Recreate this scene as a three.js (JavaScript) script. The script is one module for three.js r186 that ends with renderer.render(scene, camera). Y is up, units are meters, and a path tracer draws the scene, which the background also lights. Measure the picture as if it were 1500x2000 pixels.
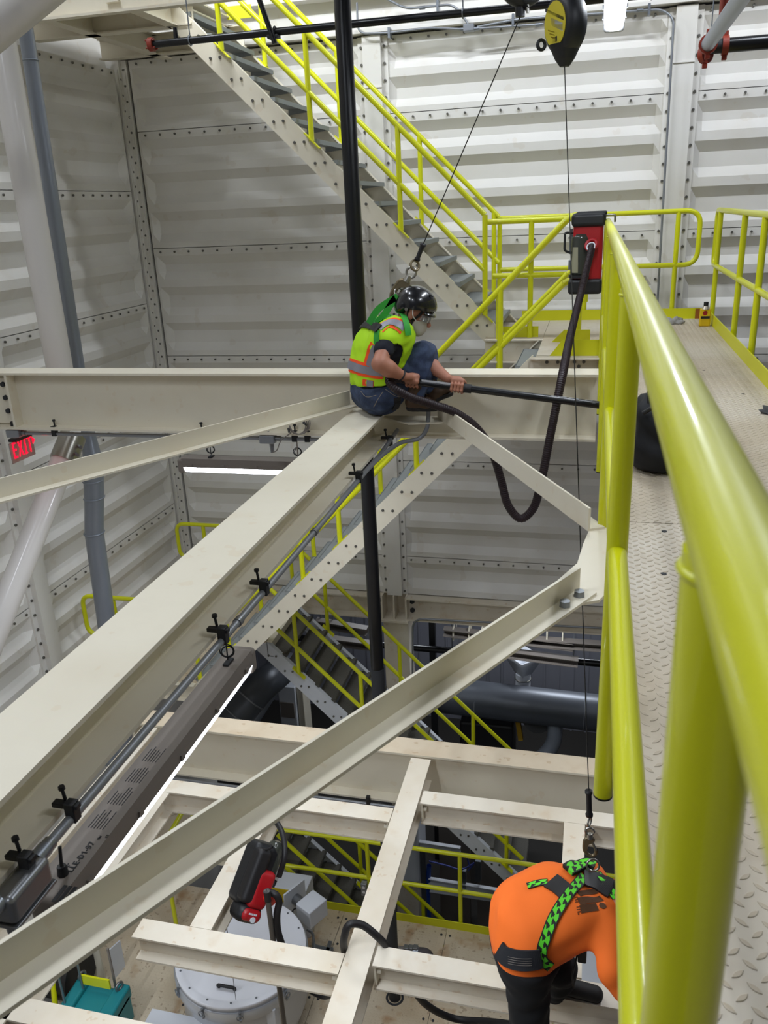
import * as THREE from 'three';
import { mergeGeometries, mergeVertices, toCreasedNormals } from 'three/addons/utils/BufferGeometryUtils.js';
import { RoundedBoxGeometry } from 'three/addons/geometries/RoundedBoxGeometry.js';
import { MarchingCubes } from 'three/addons/objects/MarchingCubes.js';
import { RectAreaLightUniformsLib } from 'three/addons/lights/RectAreaLightUniformsLib.js';
import { FontLoader } from 'three/addons/loaders/FontLoader.js';
import { TextGeometry } from 'three/addons/geometries/TextGeometry.js';

// ------------------------------------------------------------------ camera, exposure, light
// Heights in the builders count from the eye of the photographer; LIFT raises the whole place so that the lowest floor is at zero.
const LIFT = 11.2;
const W = 1500, H = 2000, F = 1615.4;
const scene = new THREE.Scene();
scene.background = new THREE.Color(0x000000);
const camera = new THREE.PerspectiveCamera(2 * Math.atan(1000 / F) * 180 / Math.PI, W / H, 0.02, 60);
camera.rotation.set(-20.178 * Math.PI / 180, 14.549 * Math.PI / 180, -2.6456 * Math.PI / 180, 'YXZ');
camera.position.set(0, LIFT, 0);
camera.focus = 4.6; camera.userData.fStop = 9;
camera.updateMatrixWorld();
const renderer = new THREE.WebGLRenderer({ antialias: true });
renderer.toneMapping = THREE.LinearToneMapping;
renderer.toneMappingExposure = 1.85;
renderer.shadowMap.enabled = true;
RectAreaLightUniformsLib.init();
const LAMP = 26, GLOW = 7, LAMPCOL = new THREE.Color(0.86, 0.92, 1.0);

// ------------------------------------------------------------------ helpers
const V = (x, y, z) => new THREE.Vector3(x, y, z);
const UP = V(0, 1, 0);
let seed = 7;
const rnd = () => { seed = (seed * 1664525 + 1013904223) % 4294967296; return seed / 4294967296; };
const camQ = camera.quaternion.clone();
// the point where the sight line through a photo pixel meets a plane x = v, y = v or z = v
function at(px, py, axis, v) {
  const d = V(px - 750, 1000 - py, -F).applyQuaternion(camQ);
  return d.multiplyScalar(v / d[axis]);
}
const names = {};
function numbered(n) { const k = (names[n] = (names[n] ?? -1) + 1); return k ? n + '_' + String(k).padStart(3, '0') : n; }
function thing(name, label, category, group) {
  const o = new THREE.Group(); o.name = numbered(name); scene.add(o);
  o.userData = { label, category }; if (group) o.userData.group = group;
  return o;
}
function struct(name, geoms, m, parent) {
  const o = new THREE.Group(); o.name = name; scene.add(o); o.userData = { kind: 'structure' };
  if (geoms) part(o, name + '_shell', geoms, m);
  return o;
}
function part(parent, name, geoms, m, extra) {
  const list = Array.isArray(geoms) ? geoms : [geoms];
  const g = list.length > 1 ? mergeGeometries(list.map(clean)) : clean(list[0]);
  const o = new THREE.Mesh(g, m); o.castShadow = o.receiveShadow = true;
  o.name = name; if (extra) Object.assign(o.userData, extra);
  parent.add(o); return o;
}
const parts = (parent, name, list, m, extra) => list.map((g) => part(parent, name, g, m, extra));
const TINY = { kind: 'stuff' };
function clean(g) {
  if (g.index) g = g.toNonIndexed();
  for (const k of Object.keys(g.attributes)) if (!['position', 'normal', 'uv'].includes(k)) g.deleteAttribute(k);
  if (!g.attributes.normal) g.computeVertexNormals();
  return g.userData.keepUV && g.attributes.uv ? g : metreUV(g);
}
// texture coordinates in metres, each face from the axis it faces
function metreUV(g) {
  const p = g.attributes.position, n = g.attributes.normal, uv = new Float32Array(p.count * 2);
  for (let i = 0; i < p.count; i += 3) {
    let nx = 0, ny = 0, nz = 0;
    for (let k = i; k < Math.min(i + 3, p.count); k++) { nx += n.getX(k); ny += n.getY(k); nz += n.getZ(k); }
    nx = Math.abs(nx); ny = Math.abs(ny); nz = Math.abs(nz);
    for (let k = i; k < Math.min(i + 3, p.count); k++) {
      const x = p.getX(k), y = p.getY(k), z = p.getZ(k);
      const [u, v] = ny >= nx && ny >= nz ? [x, z] : nx >= nz ? [z, y] : [x, y];
      uv[2 * k] = u; uv[2 * k + 1] = v;
    }
  }
  g.setAttribute('uv', new THREE.BufferAttribute(uv, 2));
  return g;
}
const keepUV = (g) => { g.userData.keepUV = true; return g; };
function bx(x0, x1, y0, y1, z0, z1, r = 0) {
  const w = Math.abs(x1 - x0), h = Math.abs(y1 - y0), d = Math.abs(z1 - z0);
  const g = r ? new RoundedBoxGeometry(w, h, d, 2, Math.min(r, w / 2.01, h / 2.01, d / 2.01)) : new THREE.BoxGeometry(w, h, d);
  return g.translate((x0 + x1) / 2, (y0 + y1) / 2, (z0 + z1) / 2);
}
function orient(g, right, up, dir, o) {            // local x, y, z to the given axes
  const m = new THREE.Matrix4().makeBasis(right, up, dir); m.setPosition(o); return g.applyMatrix4(m);
}
// a rolled profile from A to B: points of the section (x to the right of travel, y up) swept straight
function profile(A, B, pts, up = UP, over = 0) {
  const dir = B.clone().sub(A), len = dir.length() + over; dir.normalize();
  const right = dir.clone().cross(up).normalize(), u = right.clone().cross(dir).normalize();
  const s = new THREE.Shape(pts.map(([x, y]) => new THREE.Vector2(x, y)));
  const g = new THREE.ExtrudeGeometry(s, { depth: len, bevelEnabled: false });
  // Extrude runs along +z with x right; seen along travel x must be mirrored to keep winding: use -dir basis
  g.translate(0, 0, -len); return orient(g, right, u, dir.clone().negate(), A.clone());
}
const iPts = (d, w, tf, tw) => [[-w / 2, 0], [w / 2, 0], [w / 2, -tf], [tw / 2, -tf], [tw / 2, -d + tf], [w / 2, -d + tf], [w / 2, -d], [-w / 2, -d], [-w / 2, -d + tf], [-tw / 2, -d + tf], [-tw / 2, -tf], [-w / 2, -tf]];
const cPts = (d, w, tf, tw, s = 1) => [[0, 0], [w, 0], [w, -tf], [tw, -tf], [tw, -d + tf], [w, -d + tf], [w, -d], [0, -d]].map(([x, y]) => [s * x, y]);   // open towards s
const lPts = (a, b, t, s = 1) => [[0, 0], [s * b, 0], [s * b, t], [s * t, t], [s * t, a], [0, a]];       // heel at origin, upright leg a, flat leg b towards s
const ibeam = (A, B, d, w, tf = .016, tw = .012) => profile(A, B, iPts(d, w, tf, tw));
function tube(path, r, seg = 10, n = 64, closed = false) { return new THREE.TubeGeometry(path, n, r, seg, closed); }
function roundPath(pts, bend) {
  const cp = new THREE.CurvePath(); let last = pts[0];
  for (let i = 1; i < pts.length - 1; i++) {
    const a = pts[i - 1], b = pts[i], c = pts[i + 1];
    const k = Math.min(bend, b.distanceTo(a) * .49, b.distanceTo(c) * .49);
    const p = b.clone().lerp(a, k / b.distanceTo(a)), q = b.clone().lerp(c, k / b.distanceTo(c));
    cp.add(new THREE.LineCurve3(last, p)); cp.add(new THREE.QuadraticBezierCurve3(p, b, q)); last = q;
  }
  cp.add(new THREE.LineCurve3(last, pts[pts.length - 1])); return cp;
}
// pipe with bends: straight runs are two rings, bends eight
function pipe(pts, r, bend = .1, seg = 14, caps = true) {
  const list = []; let last = pts[0];
  const rod1 = (a, b) => { if (a.distanceTo(b) > 1e-5) list.push(rod(a, b, r, r, seg, true)); };
  for (let i = 1; i < pts.length - 1; i++) {
    const a = pts[i - 1], b = pts[i], c = pts[i + 1];
    const k = Math.min(bend, b.distanceTo(a) * .49, b.distanceTo(c) * .49);
    const p = b.clone().lerp(a, k / b.distanceTo(a)), q = b.clone().lerp(c, k / b.distanceTo(c));
    rod1(last, p); list.push(clean(tube(new THREE.QuadraticBezierCurve3(p, b, q), r, seg, 10))); last = q;
  }
  rod1(last, pts[pts.length - 1]);
  if (caps) { list.push(disc(pts[0], pts[1], r, seg), disc(pts[pts.length - 1], pts[pts.length - 2], r, seg)); }
  return mergeGeometries(list.map(clean));
}
function disc(p, q, r, seg = 14) {               // round end face at p, facing away from q
  const n = p.clone().sub(q).normalize();
  return new THREE.CircleGeometry(r, seg).applyQuaternion(new THREE.Quaternion().setFromUnitVectors(V(0, 0, 1), n)).translate(p.x, p.y, p.z);
}
function rod(a, b, r0, r1 = r0, seg = 12, open = false) {
  const d = b.clone().sub(a), g = new THREE.CylinderGeometry(r1, r0, d.length(), seg, 1, open);
  g.applyQuaternion(new THREE.Quaternion().setFromUnitVectors(UP, d.clone().normalize()));
  const m = a.clone().add(b).multiplyScalar(.5); return g.translate(m.x, m.y, m.z);
}
function curvePipe(pts, r, n = 60, seg = 12, tension = .5) {
  const c = new THREE.CatmullRomCurve3(pts, false, 'centripetal', tension);
  return tube(c, r, seg, n);
}
function hex(p, n, r, h) {                        // a hexagon bolt head on a face with normal n
  const g = new THREE.CylinderGeometry(r * .93, r, h, 6);
  g.applyQuaternion(new THREE.Quaternion().setFromUnitVectors(UP, n.clone().normalize()));
  const c = p.clone().addScaledVector(n, h / 2); return g.translate(c.x, c.y, c.z);
}
function torus(c, n, R, r, a = 24, b = 8) {
  const g = new THREE.TorusGeometry(R, r, b, a);
  g.applyQuaternion(new THREE.Quaternion().setFromUnitVectors(V(0, 0, 1), n.clone().normalize())); return g.translate(c.x, c.y, c.z);
}
function lathe(pts, seg, c, axis = UP) {
  const g = new THREE.LatheGeometry(pts.map(([x, y]) => new THREE.Vector2(x, y)), seg);
  g.applyQuaternion(new THREE.Quaternion().setFromUnitVectors(UP, axis.clone().normalize())); return g.translate(c.x, c.y, c.z);
}
function plate(pts, thick, A, ex, ey) {           // a flat plate: outline in the plane (ex, ey) at A, thickness along ex x ey
  const s = new THREE.Shape(pts.map(([x, y]) => new THREE.Vector2(x, y)));
  const g = new THREE.ExtrudeGeometry(s, { depth: thick, bevelEnabled: false });
  return orient(g, ex.clone().normalize(), ey.clone().normalize(), ex.clone().cross(ey).normalize(), A);
}

// ------------------------------------------------------------------ materials
function hash(x, y, s) { let h = (x * 374761393 + y * 668265263 + s * 1442695041) | 0; h = Math.imul(h ^ (h >>> 13), 1274126177); return ((h ^ (h >>> 16)) >>> 0) / 4294967296; }
function vnoise(x, y, per, s) {
  const xi = Math.floor(x), yi = Math.floor(y), f = x - xi, g = y - yi, w = (a) => ((a % per) + per) % per;
  const u = f * f * (3 - 2 * f), v = g * g * (3 - 2 * g);
  const a = hash(w(xi), w(yi), s), b = hash(w(xi + 1), w(yi), s), c = hash(w(xi), w(yi + 1), s), d = hash(w(xi + 1), w(yi + 1), s);
  return a + (b - a) * u + (c - a) * v + (a - b - c + d) * u * v;
}
function fbm(x, y, per, s, oct = 4) { let r = 0, a = .5, t = 0; for (let i = 0; i < oct; i++) { r += a * vnoise(x, y, per, s + i); t += a; x *= 2; y *= 2; per *= 2; a *= .5; } return r / t; }
function tex(n, fn, srgb = true, rep = 1) {
  const d = new Uint8Array(n * n * 4);
  for (let j = 0; j < n; j++) for (let i = 0; i < n; i++) {
    const c = fn(i / n, j / n), k = 4 * (j * n + i); d[k] = c[0]; d[k + 1] = c[1]; d[k + 2] = c[2]; d[k + 3] = 255;
  }
  const t = new THREE.DataTexture(d, n, n); t.wrapS = t.wrapT = THREE.RepeatWrapping; t.magFilter = THREE.LinearFilter; t.minFilter = THREE.LinearMipmapLinearFilter; t.generateMipmaps = true;
  if (srgb) t.colorSpace = THREE.SRGBColorSpace; t.repeat.set(rep, rep); t.needsUpdate = true; return t;
}
const clamp = (x, a = 0, b = 1) => Math.min(b, Math.max(a, x));
const mix = (a, b, t) => a.map((x, i) => x + (b[i] - x) * t);
// painted steel with dust and thin rust stains
const paintTex = (base, dust, rust, amount, rep, s) => tex(512, (u, v) => {
  const a = fbm(u * 4, v * 4, 4, s), b = fbm(u * 24, v * 24, 24, s + 9, 3), c = fbm(u * 7, v * 7, 7, s + 20, 5);
  let k = mix(base, dust, clamp((a - .42) * 2.2) * .75 + (b - .5) * .22);
  k = mix(k, rust, clamp((c - .66) * 4) * amount * clamp(b * 1.6));
  if (b > .77) k = mix(k, rust, amount * .8);
  return k.map((x) => clamp(x, 0, 255));
}, true, rep);
const wallTex = paintTex([227, 224, 218], [216, 211, 201], [180, 160, 132], .14, .3, 3);
const beamTex = paintTex([228, 220, 200], [219, 209, 187], [190, 150, 98], .1, .55, 31);
const dustTex = paintTex([222, 213, 196], [208, 194, 170], [176, 132, 86], .24, .8, 57);
const dirtTex = paintTex([208, 192, 167], [190, 168, 138], [152, 116, 80], .3, .7, 88);
const floorTex = tex(512, (u, v) => {
  const a = fbm(u * 4, v * 4, 4, 71), b = fbm(u * 60, v * 60, 60, 77, 2), c = fbm(u * 10, v * 10, 10, 90, 4);
  let k = mix([208, 193, 168], [188, 168, 138], clamp((a - .4) * 2));
  k = mix(k, [150, 104, 62], clamp((c - .66) * 5) * .55);
  if (b > .76) k = mix(k, [120, 98, 76], .35);
  return k;
}, true, .45);
const deckTex = tex(512, (u, v) => {
  const a = fbm(u * 3, v * 3, 3, 171), b = fbm(u * 50, v * 50, 50, 177, 2);
  const k = mix([206, 197, 182], [186, 171, 148], clamp((a - .4) * 2.4)); return mix(k, [150, 130, 105], clamp((b - .6) * 2) * .3);
}, true, .5);
const lugBump = tex(256, (u, v) => {              // checker plate seen from far off: lozenges alternating in direction
  const n = 8; let x = u * n, y = v * n; const i = Math.floor(x), j = Math.floor(y); x -= i + .5; y -= j + .5;
  const s = (i + j) % 2 ? 1 : -1, p = (x + s * y) * .7071, q = (x - s * y) * .7071; const d = (p / .42) ** 2 + (q / .15) ** 2; const h = clamp(1 - d) * 255; return [h, h, h];
}, false, 3.6);
const galvTex = tex(256, (u, v) => { const a = fbm(u * 14, v * 14, 14, 211, 3), b = fbm(u * 3, v * 3, 3, 217); const k = 120 + a * 40 + b * 25; return [k, k + 3, k + 8]; }, true, 1.2);
const std = (o) => new THREE.MeshStandardMaterial(o);
const M = {
  wall: std({ map: wallTex, roughness: .5 }),
  beam: std({ map: beamTex, roughness: .42 }),
  dusty: std({ map: dustTex, roughness: .6 }),
  yellow: new THREE.MeshPhysicalMaterial({ color: 0xd8da08, roughness: .34, clearcoat: .4, clearcoatRoughness: .06 }),
  toe: std({ color: 0xd3d212, roughness: .45 }),
  deck: std({ map: deckTex, roughness: .5 }),
  floor: std({ map: floorTex, roughness: .65, bumpMap: lugBump, bumpScale: .002 }),
  galv: std({ map: galvTex, roughness: .42, metalness: .55 }),
  tread: std({ color: 0x8a8e8e, roughness: .6, metalness: .1 }),
  darktread: std({ color: 0x57544c, roughness: .7, bumpMap: lugBump, bumpScale: .002 }),
  conduit: std({ color: 0x8e9196, roughness: .4, metalness: .5 }),
  cast: std({ color: 0x8b8d90, roughness: .36, metalness: .85 }),
  bolt: std({ color: 0x6a6862, roughness: .45, metalness: .6 }),
  zinc: std({ color: 0x8d9299, roughness: .35, metalness: .8 }),
  steel: std({ color: 0xaaa79f, roughness: .28, metalness: .95 }),
  hookSteel: std({ color: 0x75684f, roughness: .35, metalness: .5 }),
  black: std({ color: 0x0d0d10, roughness: .3 }),
  rubber: std({ color: 0x141214, roughness: .55 }),
  hosePurple: std({ color: 0x241419, roughness: .5 }),
  plastic: std({ color: 0x17181b, roughness: .5 }),
  red: std({ color: 0xa3141c, roughness: .4 }),
  orangeRed: std({ color: 0xe8321e, roughness: .45 }),
  coupling: std({ color: 0x8c2f1c, roughness: .55 }),
  whitePipe: new THREE.MeshPhysicalMaterial({ color: 0xd2cdc8, roughness: .42, clearcoat: .35, clearcoatRoughness: .12 }),
  duct: std({ color: 0x8b919b, roughness: .34, metalness: .3 }),
  darkDuct: std({ color: 0x5d6168, roughness: .4, metalness: .3 }),
  lid: new THREE.MeshPhysicalMaterial({ color: 0xdfe0e6, roughness: .18, clearcoat: .5 }),
  drum: std({ color: 0xb9bcc1, roughness: .35, metalness: .35 }),
  whitePaint: std({ color: 0xcfd2d8, roughness: .5 }),
  lampShell: std({ color: 0x7d756e, roughness: .55 }),
  glow: std({ color: 0xffffff, emissive: LAMPCOL, emissiveIntensity: GLOW }),
  exitRed: std({ color: 0xff1030, emissive: 0xff0d33, emissiveIntensity: .9 }),
  exitPlate: std({ color: 0x98938d, roughness: .3 }),
  dark: std({ color: 0x2b2d31, roughness: .7 }),
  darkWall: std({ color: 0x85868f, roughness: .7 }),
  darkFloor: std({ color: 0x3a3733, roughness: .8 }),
  teal: std({ color: 0x1d7f86, roughness: .4 }),
  rust: std({ color: 0x9a5a20, roughness: .9 }),
  clearGrey: std({ color: 0x3b3d37, roughness: .15 }),
  white: std({ color: 0xe8e8ea, roughness: .4 }),
  cable: std({ color: 0x33322f, roughness: .4, metalness: .7 }),
};

// ------------------------------------------------------------------ the setting
const ZB = -9.8, XL = -5.49, WALK = -1.215, PLAT = -7.9, LAND = -4.75, PITCH = 1.323;
// one pressed wall panel: corrugations run level and flatten out at both ends
function panel(u0, u1, y0, y1, P, waves) {
  const rows = [], D = .036, h = (y1 - y0) / waves;
  rows.push([y1, D], [y1 - .085, D]);
  for (let i = 0; i < waves; i++) {
    const t = y1 - i * h, s = i ? 0 : .085;
    if (i) rows.push([t - .02, D]);
    rows.push([t - Math.max(s, .02) - .105, -D], [t - h * .62, -D], [t - h * .84, D]);
  }
  rows.push([y0 + .003, D]);
  const cols = [[u0, 0], [u0 + .03, 0], [u0 + .1, 1], [u1 - .1, 1], [u1 - .03, 0], [u1, 0]];
  const pos = [], flip = P(0, 0, 1).clone().sub(P(0, 0, 0)).dot(P(1, 0, 0).clone().sub(P(0, 0, 0)).cross(UP)) < 0;
  const pt = (c, r) => P(c[0], r[0], D + (r[1] - D) * c[1]);
  for (let i = 0; i + 1 < rows.length; i++) for (let j = 0; j + 1 < cols.length; j++) {
    const a = pt(cols[j], rows[i]), b = pt(cols[j + 1], rows[i]), c = pt(cols[j + 1], rows[i + 1]), d = pt(cols[j], rows[i + 1]);
    for (const v of flip ? [a, b, c, a, c, d] : [a, c, b, a, d, c]) pos.push(v.x, v.y, v.z);
  }
  const g = new THREE.BufferGeometry(); g.setAttribute('position', new THREE.Float32BufferAttribute(pos, 3)); g.computeVertexNormals(); return g;
}
function panelWall(name, slab, P, n, cols, seams, uMin, uMax) {
  const w = struct(name, slab, M.wall), bolts = [];
  for (let k = 0; k + 1 < cols.length; k++) {
    const a = Math.max(cols[k] + .13, uMin), b = Math.min(cols[k + 1] - .13, uMax);
    for (let i = 0; i + 1 < seams.length; i++) {
      part(w, 'panel', panel(a, b, seams[i + 1], seams[i] - .004, P, Math.max(1, Math.round((seams[i] - seams[i + 1]) / .44))), M.wall);
      for (let u = a + .1; u < b - .08; u += .19) bolts.push(hex(P(u, seams[i] - .045, .046), n, .0135, .013));
    }
  }
  for (const c of cols) {
    const y0 = seams[seams.length - 1], y1 = seams[0];
    const box = (u0, u1, d0, d1, ya, yb) => { const p = P(u0, ya, d0), q = P(u1, yb, d1); return bx(Math.min(p.x, q.x), Math.max(p.x, q.x), Math.min(p.y, q.y), Math.max(p.y, q.y), Math.min(p.z, q.z), Math.max(p.z, q.z)); };
    part(w, 'column', [box(c - .165, c - .075, 0, .056, y0, y1), box(c + .075, c + .165, 0, .056, y0, y1), box(c - .1, c + .1, -.05, .115, y0, y1), box(c - .105, c + .105, .1, .128, y1 - .5, y1 - .49)], M.wall);
    for (const s of [-.128, .128]) for (let y = y1 - .1; y > y0; y -= .165) bolts.push(hex(P(c + s, y, .056), n, .0155, .015));
  }
  part(w, 'bolts', bolts, M.bolt, { kind: 'stuff', label: 'dull grey bolt heads along the panel seams' });
  return w;
}
const backSeams = [1.72, .965, -.353, -1.677, -3.0, -4.315, -4.86];
const backWall = panelWall('wall_back', bx(XL - .2, 4.2, -5.0, 7.2, ZB - .25, ZB - .09), (u, y, d) => V(u, y, ZB + d), V(0, 0, 1), [-5.52, -2.42, .765, 3.9], backSeams, XL + .16, 4.1);
const leftSeams = [1.62, .313, -1.0, -2.33, -3.66, -4.86];
panelWall('wall_left', bx(XL - .25, XL - .09, -11.2, 7.2, ZB - .2, 3.2), (u, y, d) => V(XL + d, y, u), V(1, 0, 0), [-9.83, -6.62, -3.4, -.2, 3.0], leftSeams, ZB + .16, 2.9);
// girts above and below the panels
parts(backWall, 'girt', [bx(XL, 4.1, 1.74, 1.775, ZB - .1, ZB + .16), bx(XL, 4.1, 1.76, 2.1, ZB - .09, ZB + .02), bx(XL, 4.1, 2.09, 2.12, ZB - .1, ZB + .2)], M.wall);
parts(backWall, 'base_beam', [profile(V(XL, -4.87, ZB + .02), V(-2.6, -4.87, ZB + .02), iPts(.33, .3, .02, .014)), profile(V(-2.25, -4.87, ZB + .02), V(4.1, -4.87, ZB + .02), iPts(.33, .3, .02, .014))], M.dusty);
parts(backWall, 'seat_plate', [bx(-2.6, -2.58, -5.2, -4.86, ZB - .1, ZB + .17), bx(-2.27, -2.25, -5.2, -4.86, ZB - .1, ZB + .17), bx(-2.44, -2.42, -5.2, -4.86, ZB - .1, ZB + .15), bx(-2.62, -2.23, -5.23, -5.2, ZB - .13, ZB + .2), bx(-2.6, -2.25, -5.2, -4.86, ZB - .1, ZB - .08)], M.dusty);
parts(backWall, 'beam_bolt', [-2.64, -2.2].flatMap((x) => [-4.97, -5.1].map((y) => hex(V(x, y, ZB + .03), V(0, 0, 1), .035, .03))), M.dark);
struct('wall_unseen_right', bx(4.1, 4.3, -11.2, 7.2, ZB - .2, 3.2), M.darkWall);  // added wall out of view, kept dark so it bounces little light
struct('wall_unseen_front', bx(XL - .2, 4.3, -11.2, 7.2, 3.0, 3.2), M.darkWall);  // unseen, behind the camera; dark to hold back bounced light
struct('ceiling', bx(XL - .3, 4.4, 7.1, 7.3, ZB - .3, 3.3), M.darkWall);  // unseen; set high and dark to reduce light bounced from above
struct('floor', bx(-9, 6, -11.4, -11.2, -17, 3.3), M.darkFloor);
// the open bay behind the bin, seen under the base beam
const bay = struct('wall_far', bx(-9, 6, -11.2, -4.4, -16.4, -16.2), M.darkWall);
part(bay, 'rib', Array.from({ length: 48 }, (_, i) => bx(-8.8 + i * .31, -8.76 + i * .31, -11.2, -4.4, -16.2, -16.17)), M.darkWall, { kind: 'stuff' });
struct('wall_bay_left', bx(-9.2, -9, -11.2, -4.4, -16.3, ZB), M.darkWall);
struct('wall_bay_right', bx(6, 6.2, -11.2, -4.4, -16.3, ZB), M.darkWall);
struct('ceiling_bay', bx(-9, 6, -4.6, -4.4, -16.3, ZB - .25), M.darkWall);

// ------------------------------------------------------------------ lamps
// a sealed strip lamp: grey tray, glowing lens below, clips, end caps; along x or z
function stripLamp(label, c, len, axis, opt = {}) {
  const t = thing('strip_lamp', label, 'lamp', opt.group);
  const hw = .058, L = len / 2, T = new THREE.Matrix4().makeRotationX(opt.tilt || 0);
  const set = (g) => { if (axis === 'x') g.rotateY(Math.PI / 2); return g.applyMatrix4(T).translate(c.x, c.y, c.z); };
  const sw = (pts) => {
    const s = new THREE.Shape(pts.map(([x, y]) => new THREE.Vector2(x, y)));
    const g = new THREE.ExtrudeGeometry(s, { depth: len - .04, bevelEnabled: true, bevelThickness: .02, bevelSize: .012, bevelOffset: -.012, bevelSegments: 2 });
    return set(g.translate(0, 0, -L + .02));
  };
  part(t, 'tray', sw([[-hw, 0], [-hw, -.028], [hw, -.028], [hw, 0], [hw * .93, .038], [-hw * .93, .038]]), opt.shell || M.lampShell);
  part(t, 'lens', sw([[-hw * .96, -.03], [hw * .96, -.03], [hw * .8, -.062], [hw * .4, -.075], [-hw * .4, -.075], [-hw * .8, -.062]]), M.glow);
  const clips = []; for (let k = -2; k <= 2; k++) for (const s of [-1, 1]) { const a = k * L * .43, b = s * (hw + .004); clips.push(set(bx(b - .004, b + .004, -.024, -.002, a - .012, a + .012))); }
  part(t, 'clips', clips, opt.shell || M.lampShell, TINY);
  parts(t, 'end_cap', [-1, 1].map((e) => set(bx(-hw, hw, -.078, .034, e * L - .03, e * L + .03, .02))), opt.shell || M.lampShell);
  if (opt.hang !== undefined) parts(t, 'hanger', [-.7, .7].map((e) => { const q = axis === 'x' ? V(c.x + e * L, c.y, c.z) : V(c.x, c.y, c.z + e * L); return rod(q, V(q.x, opt.hang, q.z), .005, .005, 6); }), M.zinc);
  const l = new THREE.RectAreaLight(LAMPCOL, LAMP * (opt.power || 1), axis === 'x' ? len - .06 : .1, axis === 'x' ? .1 : len - .06);
  const d = V(0, -1, 0).applyMatrix4(T); l.position.copy(c).addScaledVector(d, .082); l.up.set(0, 0, 1).applyMatrix4(T); l.lookAt(c.clone().add(d)); l.name = 'lamp_light'; t.add(l);
  return t;
}
stripLamp('bright white strip lamp hanging at the top beside the black and yellow reel', V(.045, .97, -4.98), 1.25, 'z', { shell: M.whitePaint, power: 1.1 });
stripLamp('glowing strip lamp hung level under the wide cross girder', V(-2.34, -1.72, -5.42), 1.2, 'x', { power: 1.6 });
const longLamp = stripLamp('long dark-topped strip lamp with stencilled print hung under the big cream beam', V(-1.405, -1.775, -2.19), 1.36, 'z', { power: 1.5 });
stripLamp('small far strip lamp glowing on the ribbed wall beside the railing', V(-.15, -6.0, -13.3), 1.2, 'x', { power: 3, hang: -4.6 });
stripLamp('unseen strip lamp left of the big cream beam, placed to light its top', V(-2.7, 2.0, -1.5), 1.25, 'z', { power: 2.2, hang: 7.1 });  // out of view; placed to light beam and brace from upper left
stripLamp('added fill strip lamp, unseen behind the viewer to the left', V(-2.0, 3.4, 2.2), 1.25, 'z', { power: 3.6, hang: 7.1 });  // added fill for the faces turned toward the camera
stripLamp('unseen strip lamp over the walkway, placed to light the deck plates', V(.75, 1.5, -2.6), 1.25, 'z', { power: 1.3, hang: 7.1 });  // above the view; placed to brighten the deck
const high = [['over the big cream beam', -2.9, 4.6, -3.4, 3.2], ['at the left over the upper landing', -4.2, 4.6, -5.6, 4]];  // both out of view, hung high to light the left side
for (const [where, x, y, z, power] of high) stripLamp('unseen sealed strip lamp, placed to light the left side, high ' + where, V(x, y, z), 1.25, 'z', { power, hang: 7.1 });
const unseenWash = [['left of the upper stair', -3.6, 3.4, -7.5, 4], ['above the middle of the upper stair', -.8, 3.6, -7.5, 3], ['near the right column', 2.0, 3.2, -7.3, 3.5]];  // unseen; tilted so their light goes to the back wall only
for (const [where, x, y, z, power] of unseenWash) stripLamp('unseen tilted strip lamp, placed to light the back wall, ' + where, V(x, y, z), 1.25, 'x', { power, tilt: .75, hang: 7.1 });
stripLamp('added fill strip lamp, unseen under the walkway over the lower deck', V(.75, -2.2, -4.4), 1.25, 'z', { power: .7, hang: WALK - .01 });  // added fill, hidden by the deck, for the level below
stripLamp('unseen strip lamp placed to light the far left of the lower deck', V(-4.6, -5.3, -3.6), 1.25, 'z', { power: 1.4, hang: -4.2 });  // outside the view; lights the lower left
stripLamp('unseen strip lamp placed to light the dark bay, hung under its ceiling', V(-3.2, -4.85, -12.6), 1.25, 'x', { power: 2, hang: -4.6 });  // hidden by the back wall; brightens the bay
stripLamp('unseen strip lamp tucked behind the base beam, placed to light the cable tray', V(-.6, -5.12, -10.35), 1.25, 'x', { power: 1.2, hang: -4.6 });  // hidden from the camera; brightens tray and casing

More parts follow.
